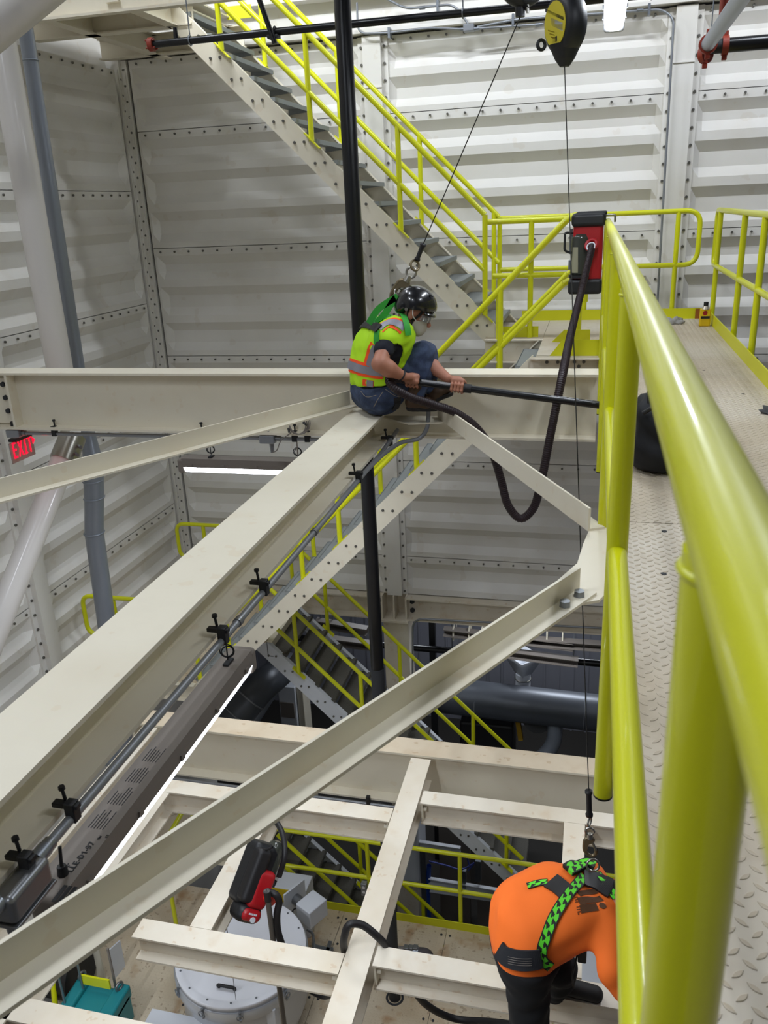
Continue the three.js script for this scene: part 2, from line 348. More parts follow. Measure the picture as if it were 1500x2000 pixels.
// ------------------------------------------------------------------ walkway and its guardrails
const R = .025, RX = .0785, RY = -.1732;
{
  const t = thing('walkway', 'beige checker plate walkway with raised lozenges along the near guardrail', 'walkway');
  for (const [a, b] of [[2.9, -.0], [0, -3.205], [-3.21, -6.855]]) part(t, 'deck_plate', bx(.105, 1.135, WALK - .008, WALK, b, a - .004), M.deck);
  part(t, 'deck_plate', bx(-.45, 1.135, WALK - .008, WALK, -9.24, -6.862), M.deck);
  part(t, 'deck_plate', bx(-1.0, -.454, WALK - .008, WALK, -9.24, -8.0), M.deck);
  parts(t, 'side_channel', [profile(V(.105, WALK - .008, 2.9), V(.105, WALK - .008, -7.0), cPts(.25, .07, .012, .008)), profile(V(1.135, WALK - .008, 2.9), V(1.135, WALK - .008, -9.24), cPts(.25, .07, .012, .008, -1))], M.beam);
  parts(t, 'edge_channel', [profile(V(-.5, WALK - .008, -7.02), V(.11, WALK - .008, -7.02), cPts(.22, .07, .012, .008, 1)), profile(V(-1.0, WALK - .008, -8.02), V(-.45, WALK - .008, -8.02), cPts(.22, .07, .012, .008, 1)), profile(V(1.135, WALK - .008, -9.24), V(-1.0, WALK - .008, -9.24), cPts(.22, .07, .012, .008, 1))], M.dusty);
  parts(t, 'edge_bolt', [[-.36, -1.265], [-.27, -1.265], [-.135, -1.262], [-.06, -1.262], [-.1, -1.3]].map(([x, y]) => hex(V(x, y, -7.02 + .001), V(0, 0, 1), .016, .014)), M.bolt);
  parts(t, 'screw', [[.3, -3.12], [.27, -2.72], [.33, -2.62], [.28, -2.28], [.8, -6.4], [.95, -5.6], [.62, -5.0]].map(([x, z]) => hex(V(x, WALK, z), UP, .012, .002)), M.dark);
  // raised lozenges of the checker plate
  const ls = new THREE.Shape(); ls.moveTo(-.014, 0); ls.quadraticCurveTo(0, .0105, .014, 0); ls.quadraticCurveTo(0, -.0105, -.014, 0);
  const g = new THREE.ExtrudeGeometry(ls, { depth: .0008, bevelEnabled: true, bevelThickness: .0012, bevelSize: .0014, bevelOffset: -.0014, bevelSegments: 2, curveSegments: 5 }).rotateX(-Math.PI / 2);
  const spots = [];
  for (let j = 0, x = .12; x < 1.125; x += .0225, j++) for (let z = .3 - (j % 2) * .0225; z > -9.2; z -= .045) spots.push([x, z, j % 2]);
  const im = new THREE.InstancedMesh(g, M.deck, spots.length), m = new THREE.Matrix4(), q = new THREE.Quaternion();
  spots.forEach(([x, z, k], i) => { q.setFromAxisAngle(UP, k ? .72 : -.72); m.compose(V(x, WALK, z), q, V(1, 1, 1)); im.setMatrixAt(i, m); });
  im.name = 'tread_lugs'; im.userData = { kind: 'stuff' }; im.castShadow = im.receiveShadow = true; t.add(im);
}
const posts = (xs, z, y0, y1, r = R) => xs.map((x) => rod(V(x, y0, z), V(x, y1, z), r, r, 16));
{
  const t = thing('guardrail', 'glossy yellow pipe guardrail running close past the viewer along the walkway', 'railing');
  part(t, 'top_rail', pipe([V(RX, RY, 1.6), V(RX, RY, -6.95)], R, .1, 32), M.yellow);
  for (const [a, b] of [[1.6, -.43], [-.475, -1.875], [-1.915, -3.306], [-3.346, -4.757], [-4.797, -6.18]]) part(t, 'mid_rail', rod(V(RX, -.795, a), V(RX, -.795, b), R * .92, R * .92, 24), M.yellow);
  for (const z of [1.0, -.452, -1.895, -3.326, -4.777, -6.2, -6.95]) {
    const p = part(t, 'post', rod(V(RX, -1.5, z), V(RX, RY - .012, z), R, R, 24), M.yellow);
    part(p, 'end_cap', rod(V(RX, -1.506, z), V(RX, -1.5, z), R * 1.02, R * 1.02, 24), M.black);
    part(p, 'weld', torus(V(RX, RY - .024, z), UP, R * .98, .0035, 24, 6), M.yellow);
    parts(p, 'mount_bolt', [-1.3, -1.42].map((y) => rod(V(RX + .02, y, z), V(RX + .05, y, z), .012, .012, 6)), M.zinc);
  }
}
{
  const t = thing('guardrail', 'yellow pipe guardrail with toe board on the far right side of the walkway', 'railing');
  const x = 1.17, y = -.165, ym = -.69, z0 = -9.35;
  part(t, 'top_rail', pipe([V(x, ym, z0 + .4), V(x, ym, z0), V(x, y, z0), V(x, y, 1)], R, .09, 16), M.yellow);
  part(t, 'mid_rail', rod(V(x, ym, z0 + .4), V(x, ym, 1), R, R, 16), M.yellow);
  for (const z of [-9.12, -7.65, -6.75, -5.3, -3.9, -2.5]) part(t, 'post', rod(V(x, -1.42, z), V(x, y, z), R, R, 16), M.yellow);
  part(t, 'toe_plate', bx(1.122, 1.132, WALK, WALK + .105, -9.2, 1), M.toe);
}
{
  const t = thing('guardrail', 'yellow pipe guardrail with a rounded end across the far end of the platform', 'railing');
  const z = -9.27, y = -.16, ym = -.68, x1 = 1.0;
  part(t, 'top_rail', pipe([V(-1.06, y, z), V(x1, y, z), V(x1, ym, z), V(x1 - .35, ym, z)], R, .14, 16), M.yellow);
  part(t, 'mid_rail', pipe([V(-1.0, ym, z), V(x1 - .35, ym, z)], R, .1, 16), M.yellow);
  for (const x of [-1.0, .79, -.1]) part(t, 'post', rod(V(x, -1.4, z), V(x, y, z), R, R, 16), M.yellow);
  part(t, 'toe_plate', bx(-.75, 1.12, WALK, WALK + .105, -9.235, -9.225), M.toe);
  part(t, 'end_toe_plate', bx(1.02, 1.12, WALK, WALK + .1, -9.22, -9.215), M.rust, { label: 'rust stained corner of the toe board' });
}
{
  const t = thing('guardrail', 'yellow pipe guardrail between the two stair flights on the platform', 'railing');
  const z = -8.05, y = -.165, ym = -.645;
  part(t, 'top_rail', pipe([V(-1.0, y, z), V(-.08, y, z), V(-.08, ym - .25, z)], R, .14, 16), M.yellow);
  part(t, 'mid_rail', pipe([V(-.93, ym, z), V(-.1, ym, z)], R, .1, 16), M.yellow);
  for (const x of [-.58, -.13]) part(t, 'post', rod(V(x, -1.25, z), V(x, y, z), R, R, 16), M.yellow);
  parts(t, 'toe_plate', [bx(-.95, -.5, WALK - .02, WALK + .1, z - .02, z - .012), plate([[-.36, 0], [-.02, 0], [-.02, .11], [-.25, .11]], .008, V(0, WALK, z + .3), V(1, 0, 0), UP)], M.toe);
}
part(scene.children.find((o) => o.name === 'walkway'), 'toe_plate', [plate([[-.34, 0], [.1, 0], [.1, .13], [-.24, .13]], .008, V(0, WALK, -7.03), V(1, 0, 0), UP)], M.toe);

// ------------------------------------------------------------------ stairs
// a flight along x: s = +1 climbs to the left (nosing line x + y = k), s = -1 climbs to the right (x - y = k)
function flight(label, s, k, zn, zf, yLow, yHigh, opt = {}) {
  const t = thing('stair_flight', label, 'stairs', opt.group);
  const dpt = .187, X = (y) => s > 0 ? k - y : k + y, d = V(s > 0 ? -1 : 1, 1, 0).normalize(), up = V(s > 0 ? 1 : -1, 1, 0).normalize();
  for (const [z, o] of [[zn, -1], [zf, 1]]) {
    const A = V(X(yLow), yLow, z), B = V(X(yHigh), yHigh, z), r = d.clone().cross(up).z;
    part(t, 'stringer', profile(A, B, cPts(dpt, .058, .01, .008, 1).map(([x, y]) => [x * (r > 0 ? -o : o) * (-1), y]), up), opt.mat || M.beam);
    const b = []; for (let y = yLow + .12; y < yHigh - .12; y += .19) for (const e of [.085, .18]) b.push(hex(V(X(y - .02) + (s > 0 ? -e : e), y - .02, z + (o < 0 ? 0 : .008)), V(0, 0, 1), .014, .012));
    part(t, 'bolts', b, M.bolt, { kind: 'stuff' });
  }
  for (let y = yLow + .12; y < yHigh - .03; y += .19) {
    const nose = X(y) + (s > 0 ? .05 : -.05), x0 = nose - (s > 0 ? .24 : 0), x1 = nose + (s > 0 ? 0 : .24);
    const tr = part(t, 'tread', [bx(x0, x1, y - .006, y, zf + .03, zn - .03), bx(nose - .004, nose + .004, y - .04, y, zf + .03, zn - .03)], opt.tread || M.tread);
    parts(tr, 'end_plate', [zn - .035, zf + .035].map((z) => plate(s > 0 ? [[x0, y], [x1, y], [x1, y - .035], [x0, y - .055]] : [[x0, y], [x0, y - .035], [x1, y - .055], [x1, y]], .006, V(0, 0, z), V(1, 0, 0), UP)), opt.tread || M.tread);
  }
  return t;
}
function stairRail(label, s, k, z, yLow, yHigh, top, mid, postX, ends = {}) {
  const t = thing('stair_rail', label, 'railing'), X = (y) => s > 0 ? k - y : k + y;
  const line = (h, e) => { const a = V(X(yLow), yLow + h, z), b = V(X(yHigh), yHigh + h, z); return pipe([...(e || []), a, b].filter(Boolean), R, .12, 16); };
  part(t, 'top_rail', line(top, ends.top), M.yellow); part(t, 'mid_rail', line(mid, ends.mid), M.yellow);
  for (const x of postX) {
    const y = s > 0 ? k - x : x - k;
    const p = part(t, 'post', rod(V(x, y, z), V(x, y + top, z), R, R, 16), M.yellow);
    part(p, 'base_plate', orient(bx(-.1, .1, 0, .01, -.03, .03), V(s > 0 ? 1 : 1, s > 0 ? -1 : 1, 0).normalize(), V(s > 0 ? 1 : -1, 1, 0).normalize(), V(0, 0, 1), V(x, y, z)), M.toe);
  }
  return t;
}
flight('upper steel stair flight climbing to the top left against the back wall', 1, -2.0, -8.05, -9.15, -1.2, 1.85);
stairRail('near yellow handrail of the upper stair flight climbing to the top left', 1, -2.0, -8.02, -1.0, 1.95, .9, .41, [-3.42, -2.61, -1.79, -1.0]);
stairRail('far yellow handrail of the upper stair flight beside the back wall', 1, -2.0, -9.18, -1.0, 1.95, .86, .4, [-3.44, -2.66, -1.82, -1.05]);
flight('middle steel stair flight descending to the left behind the cross girder', -1, .735, -7.05, -8.0, -4.85, -1.22);
stairRail('near yellow handrail of the middle stair flight', -1, .735, -7.08, -4.75, -.98, .82, .34, [-.757, -1.51, -2.29, -2.7, -3.6], { });
stairRail('far yellow handrail of the middle stair flight', -1, .735, -8.0, -4.75, -.98, .82, .34, [-.87, -2.1, -2.9, -3.6], { });
flight('lower steel stair flight descending to the right with dark treads', 1, -8.36, -8.05, -9.1, PLAT, -4.72, { tread: M.darktread, mat: M.whitePaint });
stairRail('near yellow handrail of the lower stair flight', 1, -8.36, -8.03, PLAT + .1, -4.78, .83, .35, [-3.22, -2.46, -1.6, -.75]);
stairRail('far yellow handrail of the lower stair flight', 1, -8.36, -9.13, PLAT + .1, -4.78, .83, .35, [-3.2, -2.25, -1.3]);
flight('lowest steel stair flight descending right behind the lower deck railing', 1, -10.86, -7.32, -8.05, -11.1, -7.3, { tread: M.darktread, mat: M.whitePaint });
stairRail('near yellow handrail of the lowest stair flight', 1, -10.86, -7.38, -11.0, -7.44, .44, .02, [-2.52, -1.7]);
stairRail('far yellow handrail of the lowest stair flight', 1, -10.86, -8.0, -11.0, -7.3, .72, .31, [-2.6, -1.8]);
// top bends of the middle handrails reach the walkway
{
  const t = thing('handrail_return', 'bent yellow handrail ends joining the walkway rail behind the hung vacuum', 'railing');
  for (const [z, n] of [[-7.08, 'near_bend'], [-8.0, 'far_bend']]) {
    const x0 = .735 - .98, y = -.98 + .82;
    parts(t, n, [pipe([V(x0, y, z), V(x0 + .05, y + .03, z), V(z < -7.5 ? -.08 : RX - .03, -.16, z)], R, .05, 16), pipe([V(x0, y - .48, z), V(x0 + .06, y - .45, z), V(z < -7.5 ? -.08 : RX, -.64, z)], R, .05, 16)], M.yellow);
  }
}
{ // stair landings at the left
  const t = thing('stair_landing', 'stair landing at the left end of the middle flight behind the sloping beam', 'landing');
  parts(t, 'deck_plate', [bx(XL + .15, -4.03, LAND - .01, LAND, -8.02, -7.05), bx(XL + .15, -3.6, LAND - .01, LAND, -9.2, -8.02)], M.floor);
  parts(t, 'edge_channel', [profile(V(XL + .15, LAND - .01, -7.05), V(-4.03, LAND - .01, -7.05), cPts(.2, .07, .01, .008)), profile(V(-3.6, LAND - .01, -8.05), V(-3.6, LAND - .01, -9.2), cPts(.2, .07, .01, .008)), profile(V(-4.03, LAND - .01, -7.05), V(-4.03, LAND - .01, -8.0), cPts(.2, .07, .01, .008))], M.beam);
  for (const [z, x0, x1, n] of [[-9.05, -5.14, -3.6, 'far'], [-7.1, -5.29, -4.0, 'near']]) {
    const r = thing('guardrail', n === 'far' ? 'yellow landing guardrail with rounded end near the left corner column, the farther of two' : 'yellow landing guardrail with rounded end behind the grey duct, the nearer of two', 'railing');
    const y = n === 'far' ? -3.72 : -3.82, ym = y - .47;
    part(r, 'top_rail', pipe([V(x1, y, z), V(x0, y, z), V(x0, ym, z), V(x1, ym, z)], R, .12, 16), M.yellow);
    for (const x of [x0 + .38, x1]) part(r, 'post', rod(V(x, LAND - .1, z), V(x, y, z), R, R, 16), M.yellow);
  }
}
{
  const t = thing('stair_landing', 'small beige landing with yellow toe board at the top of the lowest flight', 'landing');
  part(t, 'deck_plate', bx(XL + .15, -3.58, -7.28, -7.27, -8.1, -7.32), M.floor); part(t, 'toe_plate', [plate([[0, 0], [1.2, 0], [1.08, .12], [0, .12]], .01, V(-4.75, -7.27, -8.1), V(1, 0, 0), UP)], M.toe);
  part(t, 'edge_channel', profile(V(XL + .15, -7.28, -7.32), V(-3.58, -7.28, -7.32), cPts(.2, .07, .01, .008)), M.beam); part(t, 'post', rod(V(-3.4, -7.4, -8.08), V(-3.4, -6.7, -8.08), R, R, 12), M.yellow);
  const w = thing('white_beam', 'white horizontal beam behind the lowest stair flight', 'beam'); w.userData.kind = 'thing';
  part(w, 'section', profile(V(-4.6, -7.35, -9.6), V(-2.3, -7.62, -9.6), iPts(.3, .2, .02, .014)), M.whitePaint);
  const g = thing('guardrail', 'short yellow rail seen below the frame between the long lamp and the near brace', 'railing');
  const a = at(372, 1558, 'z', -7.6), b = at(318, 1652, 'z', -6.6);
  part(g, 'top_rail', rod(a.clone().lerp(b, -.1), b.clone().lerp(a, -.3), R * 1.2, R * 1.2, 12), M.yellow);
  parts(g, 'post', [rod(a, at(378, 1612, 'z', -7.55), R, R, 12), rod(V(b.x, PLAT, b.z), b, R, R, 12)], M.yellow);
}
{ // landing at the top of the upper flight
  const t = thing('stair_landing', 'underside of the upper stair landing at the top left', 'landing');
  part(t, 'front_channel', profile(V(XL + .1, 1.92, -7.05), V(-2.35, 1.92, -7.05), cPts(.34, .08, .02, .01)), M.beam);
  parts(t, 'cross_beam', [profile(V(-3.9, 1.86, -9.3), V(-3.9, 1.86, -7.0), iPts(.2, .12, .014, .01)), profile(V(-4.75, 1.86, ZB + .22), V(-4.75, 1.86, -7.0), iPts(.2, .12, .014, .01)), profile(V(XL + .1, 1.86, -9.3), V(-3.7, 1.86, -9.3), iPts(.2, .12, .014, .01)), profile(V(XL + .1, 1.86, -8.1), V(-3.7, 1.86, -8.1), iPts(.2, .12, .014, .01))], M.beam);
  part(t, 'deck_plate', bx(XL + .1, -3.8, 1.92, 1.935, -9.4, -7.0), M.beam);
  part(t, 'toe_plate', bx(-3.82, -3.55, 1.9, 2.02, -9.2, -9.19), M.toe);
}

// ------------------------------------------------------------------ steel frame
function stainMat(color, s, level) {                                // an irregular stain: ragged noise fading to the edge
  const a = tex(128, (u, v) => { const e = Math.min(1, 4 * Math.min(u, 1 - u)) * Math.min(1, 4 * Math.min(v, 1 - v)); const k = clamp((fbm(u * 6, v * 6, 6, s, 5) * e ** .5 - level) * 7 + .3 * e) * 255; return [k, k, k]; }, false);
  a.wrapS = a.wrapT = THREE.ClampToEdgeWrapping; return std({ color, roughness: .85, alphaMap: a, transparent: true });
}
function steel(name, label, geoms, m = M.beam, cat = 'beam') { const t = thing(name, label, cat); t.userData.kind = 'thing'; part(t, 'section', geoms, m); return t; }
const topY = -1.004, botY = -1.425;
{
  const t = steel('steel_girder', 'wide cream cross girder spanning from the left column to the walkway behind the seated worker', ibeam(V(-5.42, topY, -5.24), V(.045, topY, -5.24), .421, .2, .016, .012));
  part(t, 'stiffener', bx(-4.14, -4.12, botY + .01, topY - .01, -5.24, -5.145), M.beam);
  part(t, 'splice_plate', bx(-4.4, -4.175, botY + .03, topY - .05, -5.232, -5.215), M.beam);
  parts(t, 'end_bolt', [-1.1, -1.2, -1.3].map((y) => hex(V(-4.21, y, -5.215), V(0, 0, 1), .02, .018)), M.dark);
}
const bigBeam = steel('steel_beam', 'big cream beam the seated worker sits on, running toward the lower left', ibeam(V(-1.379, -1.225, .9), V(-1.379, -1.225, -5.14), .19, .236, .016, .012));
parts(bigBeam, 'rust_stain', [[-1.41, -1.63, .2, .16], [-1.43, -1.7, .1, .12]].map(([x, z, w, d], i) => keepUV(new THREE.PlaneGeometry(w, d).rotateX(-Math.PI / 2).translate(x, -1.2243 + i * .0003, z))), stainMat(0xc29a62, 41, .36));
// angle braces in plan: heel line A to B, leg a upright, leg b flat
function brace(label, A, B, a, b, side) {
  const t = steel('angle_brace', label, profile(A, B, lPts(a, b, .01, side)), M.beam, 'brace'); return t;
}
{
  const dir = V(.051 + .939, 0, -2.657 + .835).normalize(), n = V(-.879, 0, -.477);
  const A = V(-.939, -1.28, -.835).addScaledVector(dir, -.75).addScaledVector(n, .075), B = V(.051, -1.28, -2.657).addScaledVector(n, .075);
  const t = brace('near cream angle brace crossing the whole lower picture up to the gusset at the railing', A, B, .085, .075, 1);
  parts(t, 'bolt', [[-.06, .042], [-.155, .042]].map(([s, o]) => hex(B.clone().addScaledVector(dir, s).addScaledVector(n, -o).add(V(0, .01, 0)), UP, .02, .02)), M.zinc);
  const g = thing('gusset_plate', 'cream gusset plate under the end of the near angle brace at the railing', 'plate'); g.userData.kind = 'thing';
  part(g, 'plate', plate([[-.05, .16], [.06, .1], [.1, .0], [.1, -.62], [.03, -.62], [-.0, -.4], [-.02, -.2], [-.14, .1]].map(([x, z]) => [x, -z]), .01, V(.0, -1.29, -2.72), V(1, 0, 0), V(0, 0, -1)), M.beam);
}
brace('cream angle brace running from under the worker boots down to the railing gusset', V(-.945, -1.28, -5.12), V(.015, -1.28, -3.25), .1, .075, -1);
brace('long thin cream angle brace running from the worker seat to the left edge', V(-1.513, -1.195, -5.06), V(-3.36, -1.195, -1.85), .1, .07, -1);
{
  const g = thing('gusset_plate', 'cream gusset plates where the braces meet the girder under the worker', 'plate'); g.userData.kind = 'thing';
  part(g, 'plate', plate([[-.36, 0], [.2, 0], [.12, .14], [-.12, .2], [-.26, .1]].map(([x, z]) => [x, -z]), .01, V(-.98, -1.29, -5.16), V(1, 0, 0), V(0, 0, -1)), M.beam);
}
// lower frame at the level of the second worker
const FR = -3.9;
{
  const t = steel('steel_girder', 'lower cream cross girder with dusty top below the near angle brace', ibeam(V(-3.55, FR + .02, -5.19), V(1.2, FR + .02, -5.19), .47, .2, .016, .012));
  part(t, 'end_plate', bx(-3.56, -3.54, FR - .46, FR + .01, -5.28, -5.1), M.beam);
  part(t, 'dust_film', bx(-3.54, 1.19, FR + .0201, FR + .021, -5.289, -5.091), std({ map: dirtTex, roughness: .8 }), { label: 'brown dust lying on the top flange' });
  const c = thing('conduit', 'thin conduit clamped along the bottom of the lower cross girder', 'conduit');
  part(c, 'tube', rod(V(-3.4, FR - .475, -5.07), V(1.1, FR - .475, -5.07), .014, .014, 10), M.conduit);
  parts(c, 'clamp', [-2.35, -1.55, -.6].map((x) => bx(x - .015, x + .015, FR - .49, FR - .4, -5.085, -5.055, .003)), M.plastic);
}
const lowBeam = (label, A, B, d = .18, w = .135) => { const t = steel('frame_beam', label, ibeam(A, B, d, w, .012, .009), M.dusty); return t; };
lowBeam('long lower frame beam running from the lower girder down past the looped black hose', V(-1.12, FR, -5.08), V(-1.12, FR, -1.2), .2, .15);
const clip = (t, x, z, n) => part(t, 'end_plate', [bx(x - .006, x + .006, FR - .16, FR - .01, z - .055, z + .055), hex(V(x, FR - .075, z + .03), V(n, 0, 0), .018, .03)], M.beam);
clip(lowBeam('frame beam left of the centre beam just under the lower girder', V(-3.25, FR, -4.44), V(-1.2, FR, -4.44)), -1.215, -4.44, -1);
clip(lowBeam('frame beam between the centre beam and the railing just under the lower girder', V(-1.03, FR, -4.66), V(1.1, FR, -4.66)), -1.02, -4.66, 1);
clip(lowBeam('frame beam passing over the round white lid below the hanging red vacuum', V(-2.45, FR, -3.23), V(-1.2, FR, -3.23)), -1.215, -3.23, -1);
{
  const t = lowBeam('rust-stained frame beam behind the legs of the bending worker', V(-1.03, FR, -3.32), V(1.1, FR, -3.32)); clip(t, -1.02, -3.32, 1);
  parts(t, 'rust_patch', [[-.66, .36], [-.34, .14]].map(([x, w], i) => keepUV(new THREE.PlaneGeometry(w, .06).rotateX(-Math.PI / 2).translate(x, FR - .1674, -3.285))), stainMat(0x96561c, 43, .34), { label: 'brown rust patch' });
}
lowBeam('short frame beam carrying the hanging red vacuum', V(-2.08, FR, -4.37), V(-2.08, FR, -3.3));
lowBeam('frame beam beside the long dark lamp running toward the lower left', V(-2.9, FR, -4.37), V(-2.9, FR, -2.2));
lowBeam('frame beam in the lower left corner under the near angle brace', V(-3.2, FR, -2.62), V(-1.2, FR, -2.62));
lowBeam('frame beam at the far left seen between the conduit and the long lamp', V(-3.38, FR, -5.1), V(-3.38, FR, -2.2));
lowBeam('short frame stub behind the hook of the bending worker', V(.02, FR, -4.59), V(.02, FR, -3.4));
lowBeam('frame beam under the front foot of the bending worker out of sight', V(-1.03, FR - .32, -2.72), V(1.1, FR - .32, -2.72), .18, .3);

// ------------------------------------------------------------------ lower deck
{
  const t = thing('lower_deck', 'speckled beige checker plate deck far below with bolted seams', 'deck'); t.userData.kind = 'thing';
  for (const [a, b] of [[-5.35, -3.9], [-3.895, -2.6], [-2.595, -1.355], [-1.35, -.1], [-.095, 1.3], [1.305, 3.9]]) for (const [c, d] of [[-7.26, -5.2], [-5.195, -2.4], [-2.395, 2.9]]) part(t, 'deck_plate', bx(a, b, PLAT - .008, PLAT, c, d), M.floor);
  part(t, 'screws', Array.from({ length: 60 }, (_, i) => { const s = [-3.9, -2.6, -1.355, -.1, 1.3][i % 5], z = -7.15 + Math.floor(i / 10) * .36; return hex(V(s + (Math.floor(i / 5) % 2 ? .05 : -.05), PLAT, z), UP, .016, .004); }), M.dark, { kind: 'stuff' });
  part(t, 'edge_channel', profile(V(-5.3, PLAT - .008, -7.27), V(3.9, PLAT - .008, -7.27), cPts(.2, .07, .012, .008)), M.beam);
}
{
  const t = thing('guardrail', 'yellow pipe guardrail with toe board along the edge of the lower deck', 'railing');
  const z = -7.29, y = -6.83, ym = -7.36;
  part(t, 'top_rail', rod(V(-3.75, y, z), V(2.6, y, z), R, R, 14), M.yellow);
  part(t, 'mid_rail', rod(V(-3.75, ym, z), V(2.6, ym, z), R, R, 14), M.yellow);
  for (const x of [-3.7, -2.28, -1.2, -.15, 1.0]) part(t, 'post', rod(V(x, PLAT - .1, z), V(x, y, z), R, R, 14), M.yellow);
  part(t, 'toe_plate', bx(-3.2, 2.6, PLAT, PLAT + .11, -7.262, -7.252), M.toe);
  const b = thing('outlet_box', 'small galvanized outlet box strapped to the lower deck guardrail', 'box');
  part(b, 'housing', bx(-2.36, -2.29, -7.56, -7.38, -7.262, -7.2, .008), M.galv); parts(b, 'socket', [-7.43, -7.5].map((yy) => rod(V(-2.325, yy, -7.2), V(-2.325, yy, -7.197), .018, .018, 14)), M.white);
}

// ------------------------------------------------------------------ pipes and ducts
{
  const t = thing('white_pipe', 'thick glossy white pipe rising along the left side behind the girder', 'pipe');
  part(t, 'tube', pipe([V(-4.2, 3.0, -5.9), V(-4.2, -1.5, -5.9)], .104, .1, 28), M.whitePipe);
  const A = at(140, 858, 'z', -5.8), B = at(-30, 1285, 'z', -4.55), d = B.clone().sub(A).normalize();
  const u = thing('white_pipe', 'white pipe slanting down at the far left below a steel coupling', 'pipe');
  const E2 = A.clone().addScaledVector(d, Math.min(3.2, Math.max(B.distanceTo(A), (XL + .12 - A.x) / d.x)));
  part(u, 'tube', pipe([A.clone().addScaledVector(d, .06), E2], .098, .1, 28), M.whitePipe);
  const c = part(u, 'coupling', rod(A.clone().addScaledVector(d, -.03), A.clone().addScaledVector(d, .2), .108, .108, 28), M.steel);
  const s = d.clone().cross(V(0, 0, 1)).normalize();
  parts(c, 'clamp_bolt', [.03, .1, .17].map((k) => { const p = A.clone().addScaledVector(d, k).addScaledVector(s, s.x > 0 ? .115 : -.115).add(V(0, 0, .05)); return rod(p.clone().add(V(-.02, 0, -.02)), p.clone().add(V(.03, 0, .03)), .014, .014, 8); }), M.cast);
  const w = thing('white_pipe', 'white pipe crossing the top left corner of the view', 'pipe');
  const C = at(87, -25, 'z', -4.6), D = at(-22, 66, 'z', -4.6), e = D.clone().sub(C).normalize();
  part(w, 'tube', pipe([C.clone().addScaledVector(e, -1.2), D.clone().addScaledVector(e, .8)], .104, .1, 28), M.whitePipe);
}
{
  const t = thing('grey_duct', 'grey round duct beside the white pipe widening through a cone below the girder', 'duct');
  const P = (x, y, z = -6.4) => at(x, y, 'z', z);
  part(t, 'upper_run', rod(P(49, 52), P(171, 838), .058, .058, 24), M.duct);
  part(t, 'cone', rod(P(171, 838), P(182, 905), .058, .09, 24), M.duct);
  part(t, 'elbow', rod(P(182, 905), P(184, 972), .09, .09, 24), M.duct);
  parts(t, 'lower_run', [rod(P(184, 972), P(184, 1040), .088, .088, 24), rod(P(184, 1040), P(214, 1260), .088, .088, 24), rod(P(214, 1260), P(240, 1440), .088, .088, 24), pipe([P(240, 1440), P(246, 1480), V(XL + .05, P(246, 1480).y - .1, -6.4)], .088, .2, 24)], M.duct);
  parts(t, 'joint_ring', [[182, 938], [184, 972], [184, 1040]].map(([x, y]) => torus(P(x, y), V(0, 1, .05), .091, .009, 28, 6)), M.duct);
  parts(t, 'upper_joint', [[60, 118], [122, 540], [118, 512]].map(([x, y]) => torus(P(x, y), V(0, 1, 0), .059, .004, 24, 6)), M.duct);
}
{
  const t = thing('black_pipe', 'glossy black vertical pipe behind the seated worker', 'pipe');
  part(t, 'tube', rod(V(-1.75, 3.08, -6.25), V(-1.75, -3.87, -6.25), .058, .058, 28), M.black);
  part(t, 'grey_lower_tube', rod(V(-1.75, -3.87, -6.25), V(-1.75, -8.3, -6.25), .061, .061, 24), M.dark, { label: 'dull dark grey lower length' });
  part(t, 'floor_sleeve', torus(V(-1.75, PLAT, -6.25), UP, .085, .012, 24, 8), M.dark);
}
{
  const t = thing('sprinkler_pipe', 'thin black horizontal sprinkler pipe crossing the top with a red end flange', 'pipe');
  const z = -6.9, y = 1.312;
  part(t, 'tube', rod(V(-3.55, y, z), V(2.6, y, z), .028, .028, 16), M.black);
  part(t, 'end_flange', [rod(V(-3.56, y, z), V(-3.52, y, z), .05, .05, 18), ...[0, 1, 2, 3].map((k) => rod(V(-3.58, y + .038 * Math.cos(k * 1.57 + .8), z + .038 * Math.sin(k * 1.57 + .8)), V(-3.5, y + .038 * Math.cos(k * 1.57 + .8), z + .038 * Math.sin(k * 1.57 + .8)), .007, .007, 6))], M.coupling);
  for (const [x, h] of [[-3.2, .4], [-1.02, .25], [.3, 1.8]]) { const p = part(t, 'hanger', [rod(V(x, y, z), V(x, 7.1 - (1.8 - h) * 0, z), .005, .005, 6), torus(V(x, y, z), V(1, 0, 0), .034, .006, 18, 6)], M.zinc); }
  const A = at(498, -25, 'z', -6.84), B = at(533, 74, 'z', -6.84);
  part(t, 'branch', rod(A.clone().add(A.clone().sub(B).multiplyScalar(1.5)), B.clone().add(B.clone().sub(A).multiplyScalar(.12)), .02, .02, 14), M.black);
  part(t, 'clamp', [torus(V(B.x, y, z), V(1, 0, 0), .035, .008, 18, 8), bx(B.x - .05, B.x + .04, y - .05, y - .025, z - .01, z + .06, .005)], M.plastic);
  part(t, 'tee', rod(V(-3.32, y, z), V(-3.32, y + .1, z), .022, .016, 12), M.black);
}
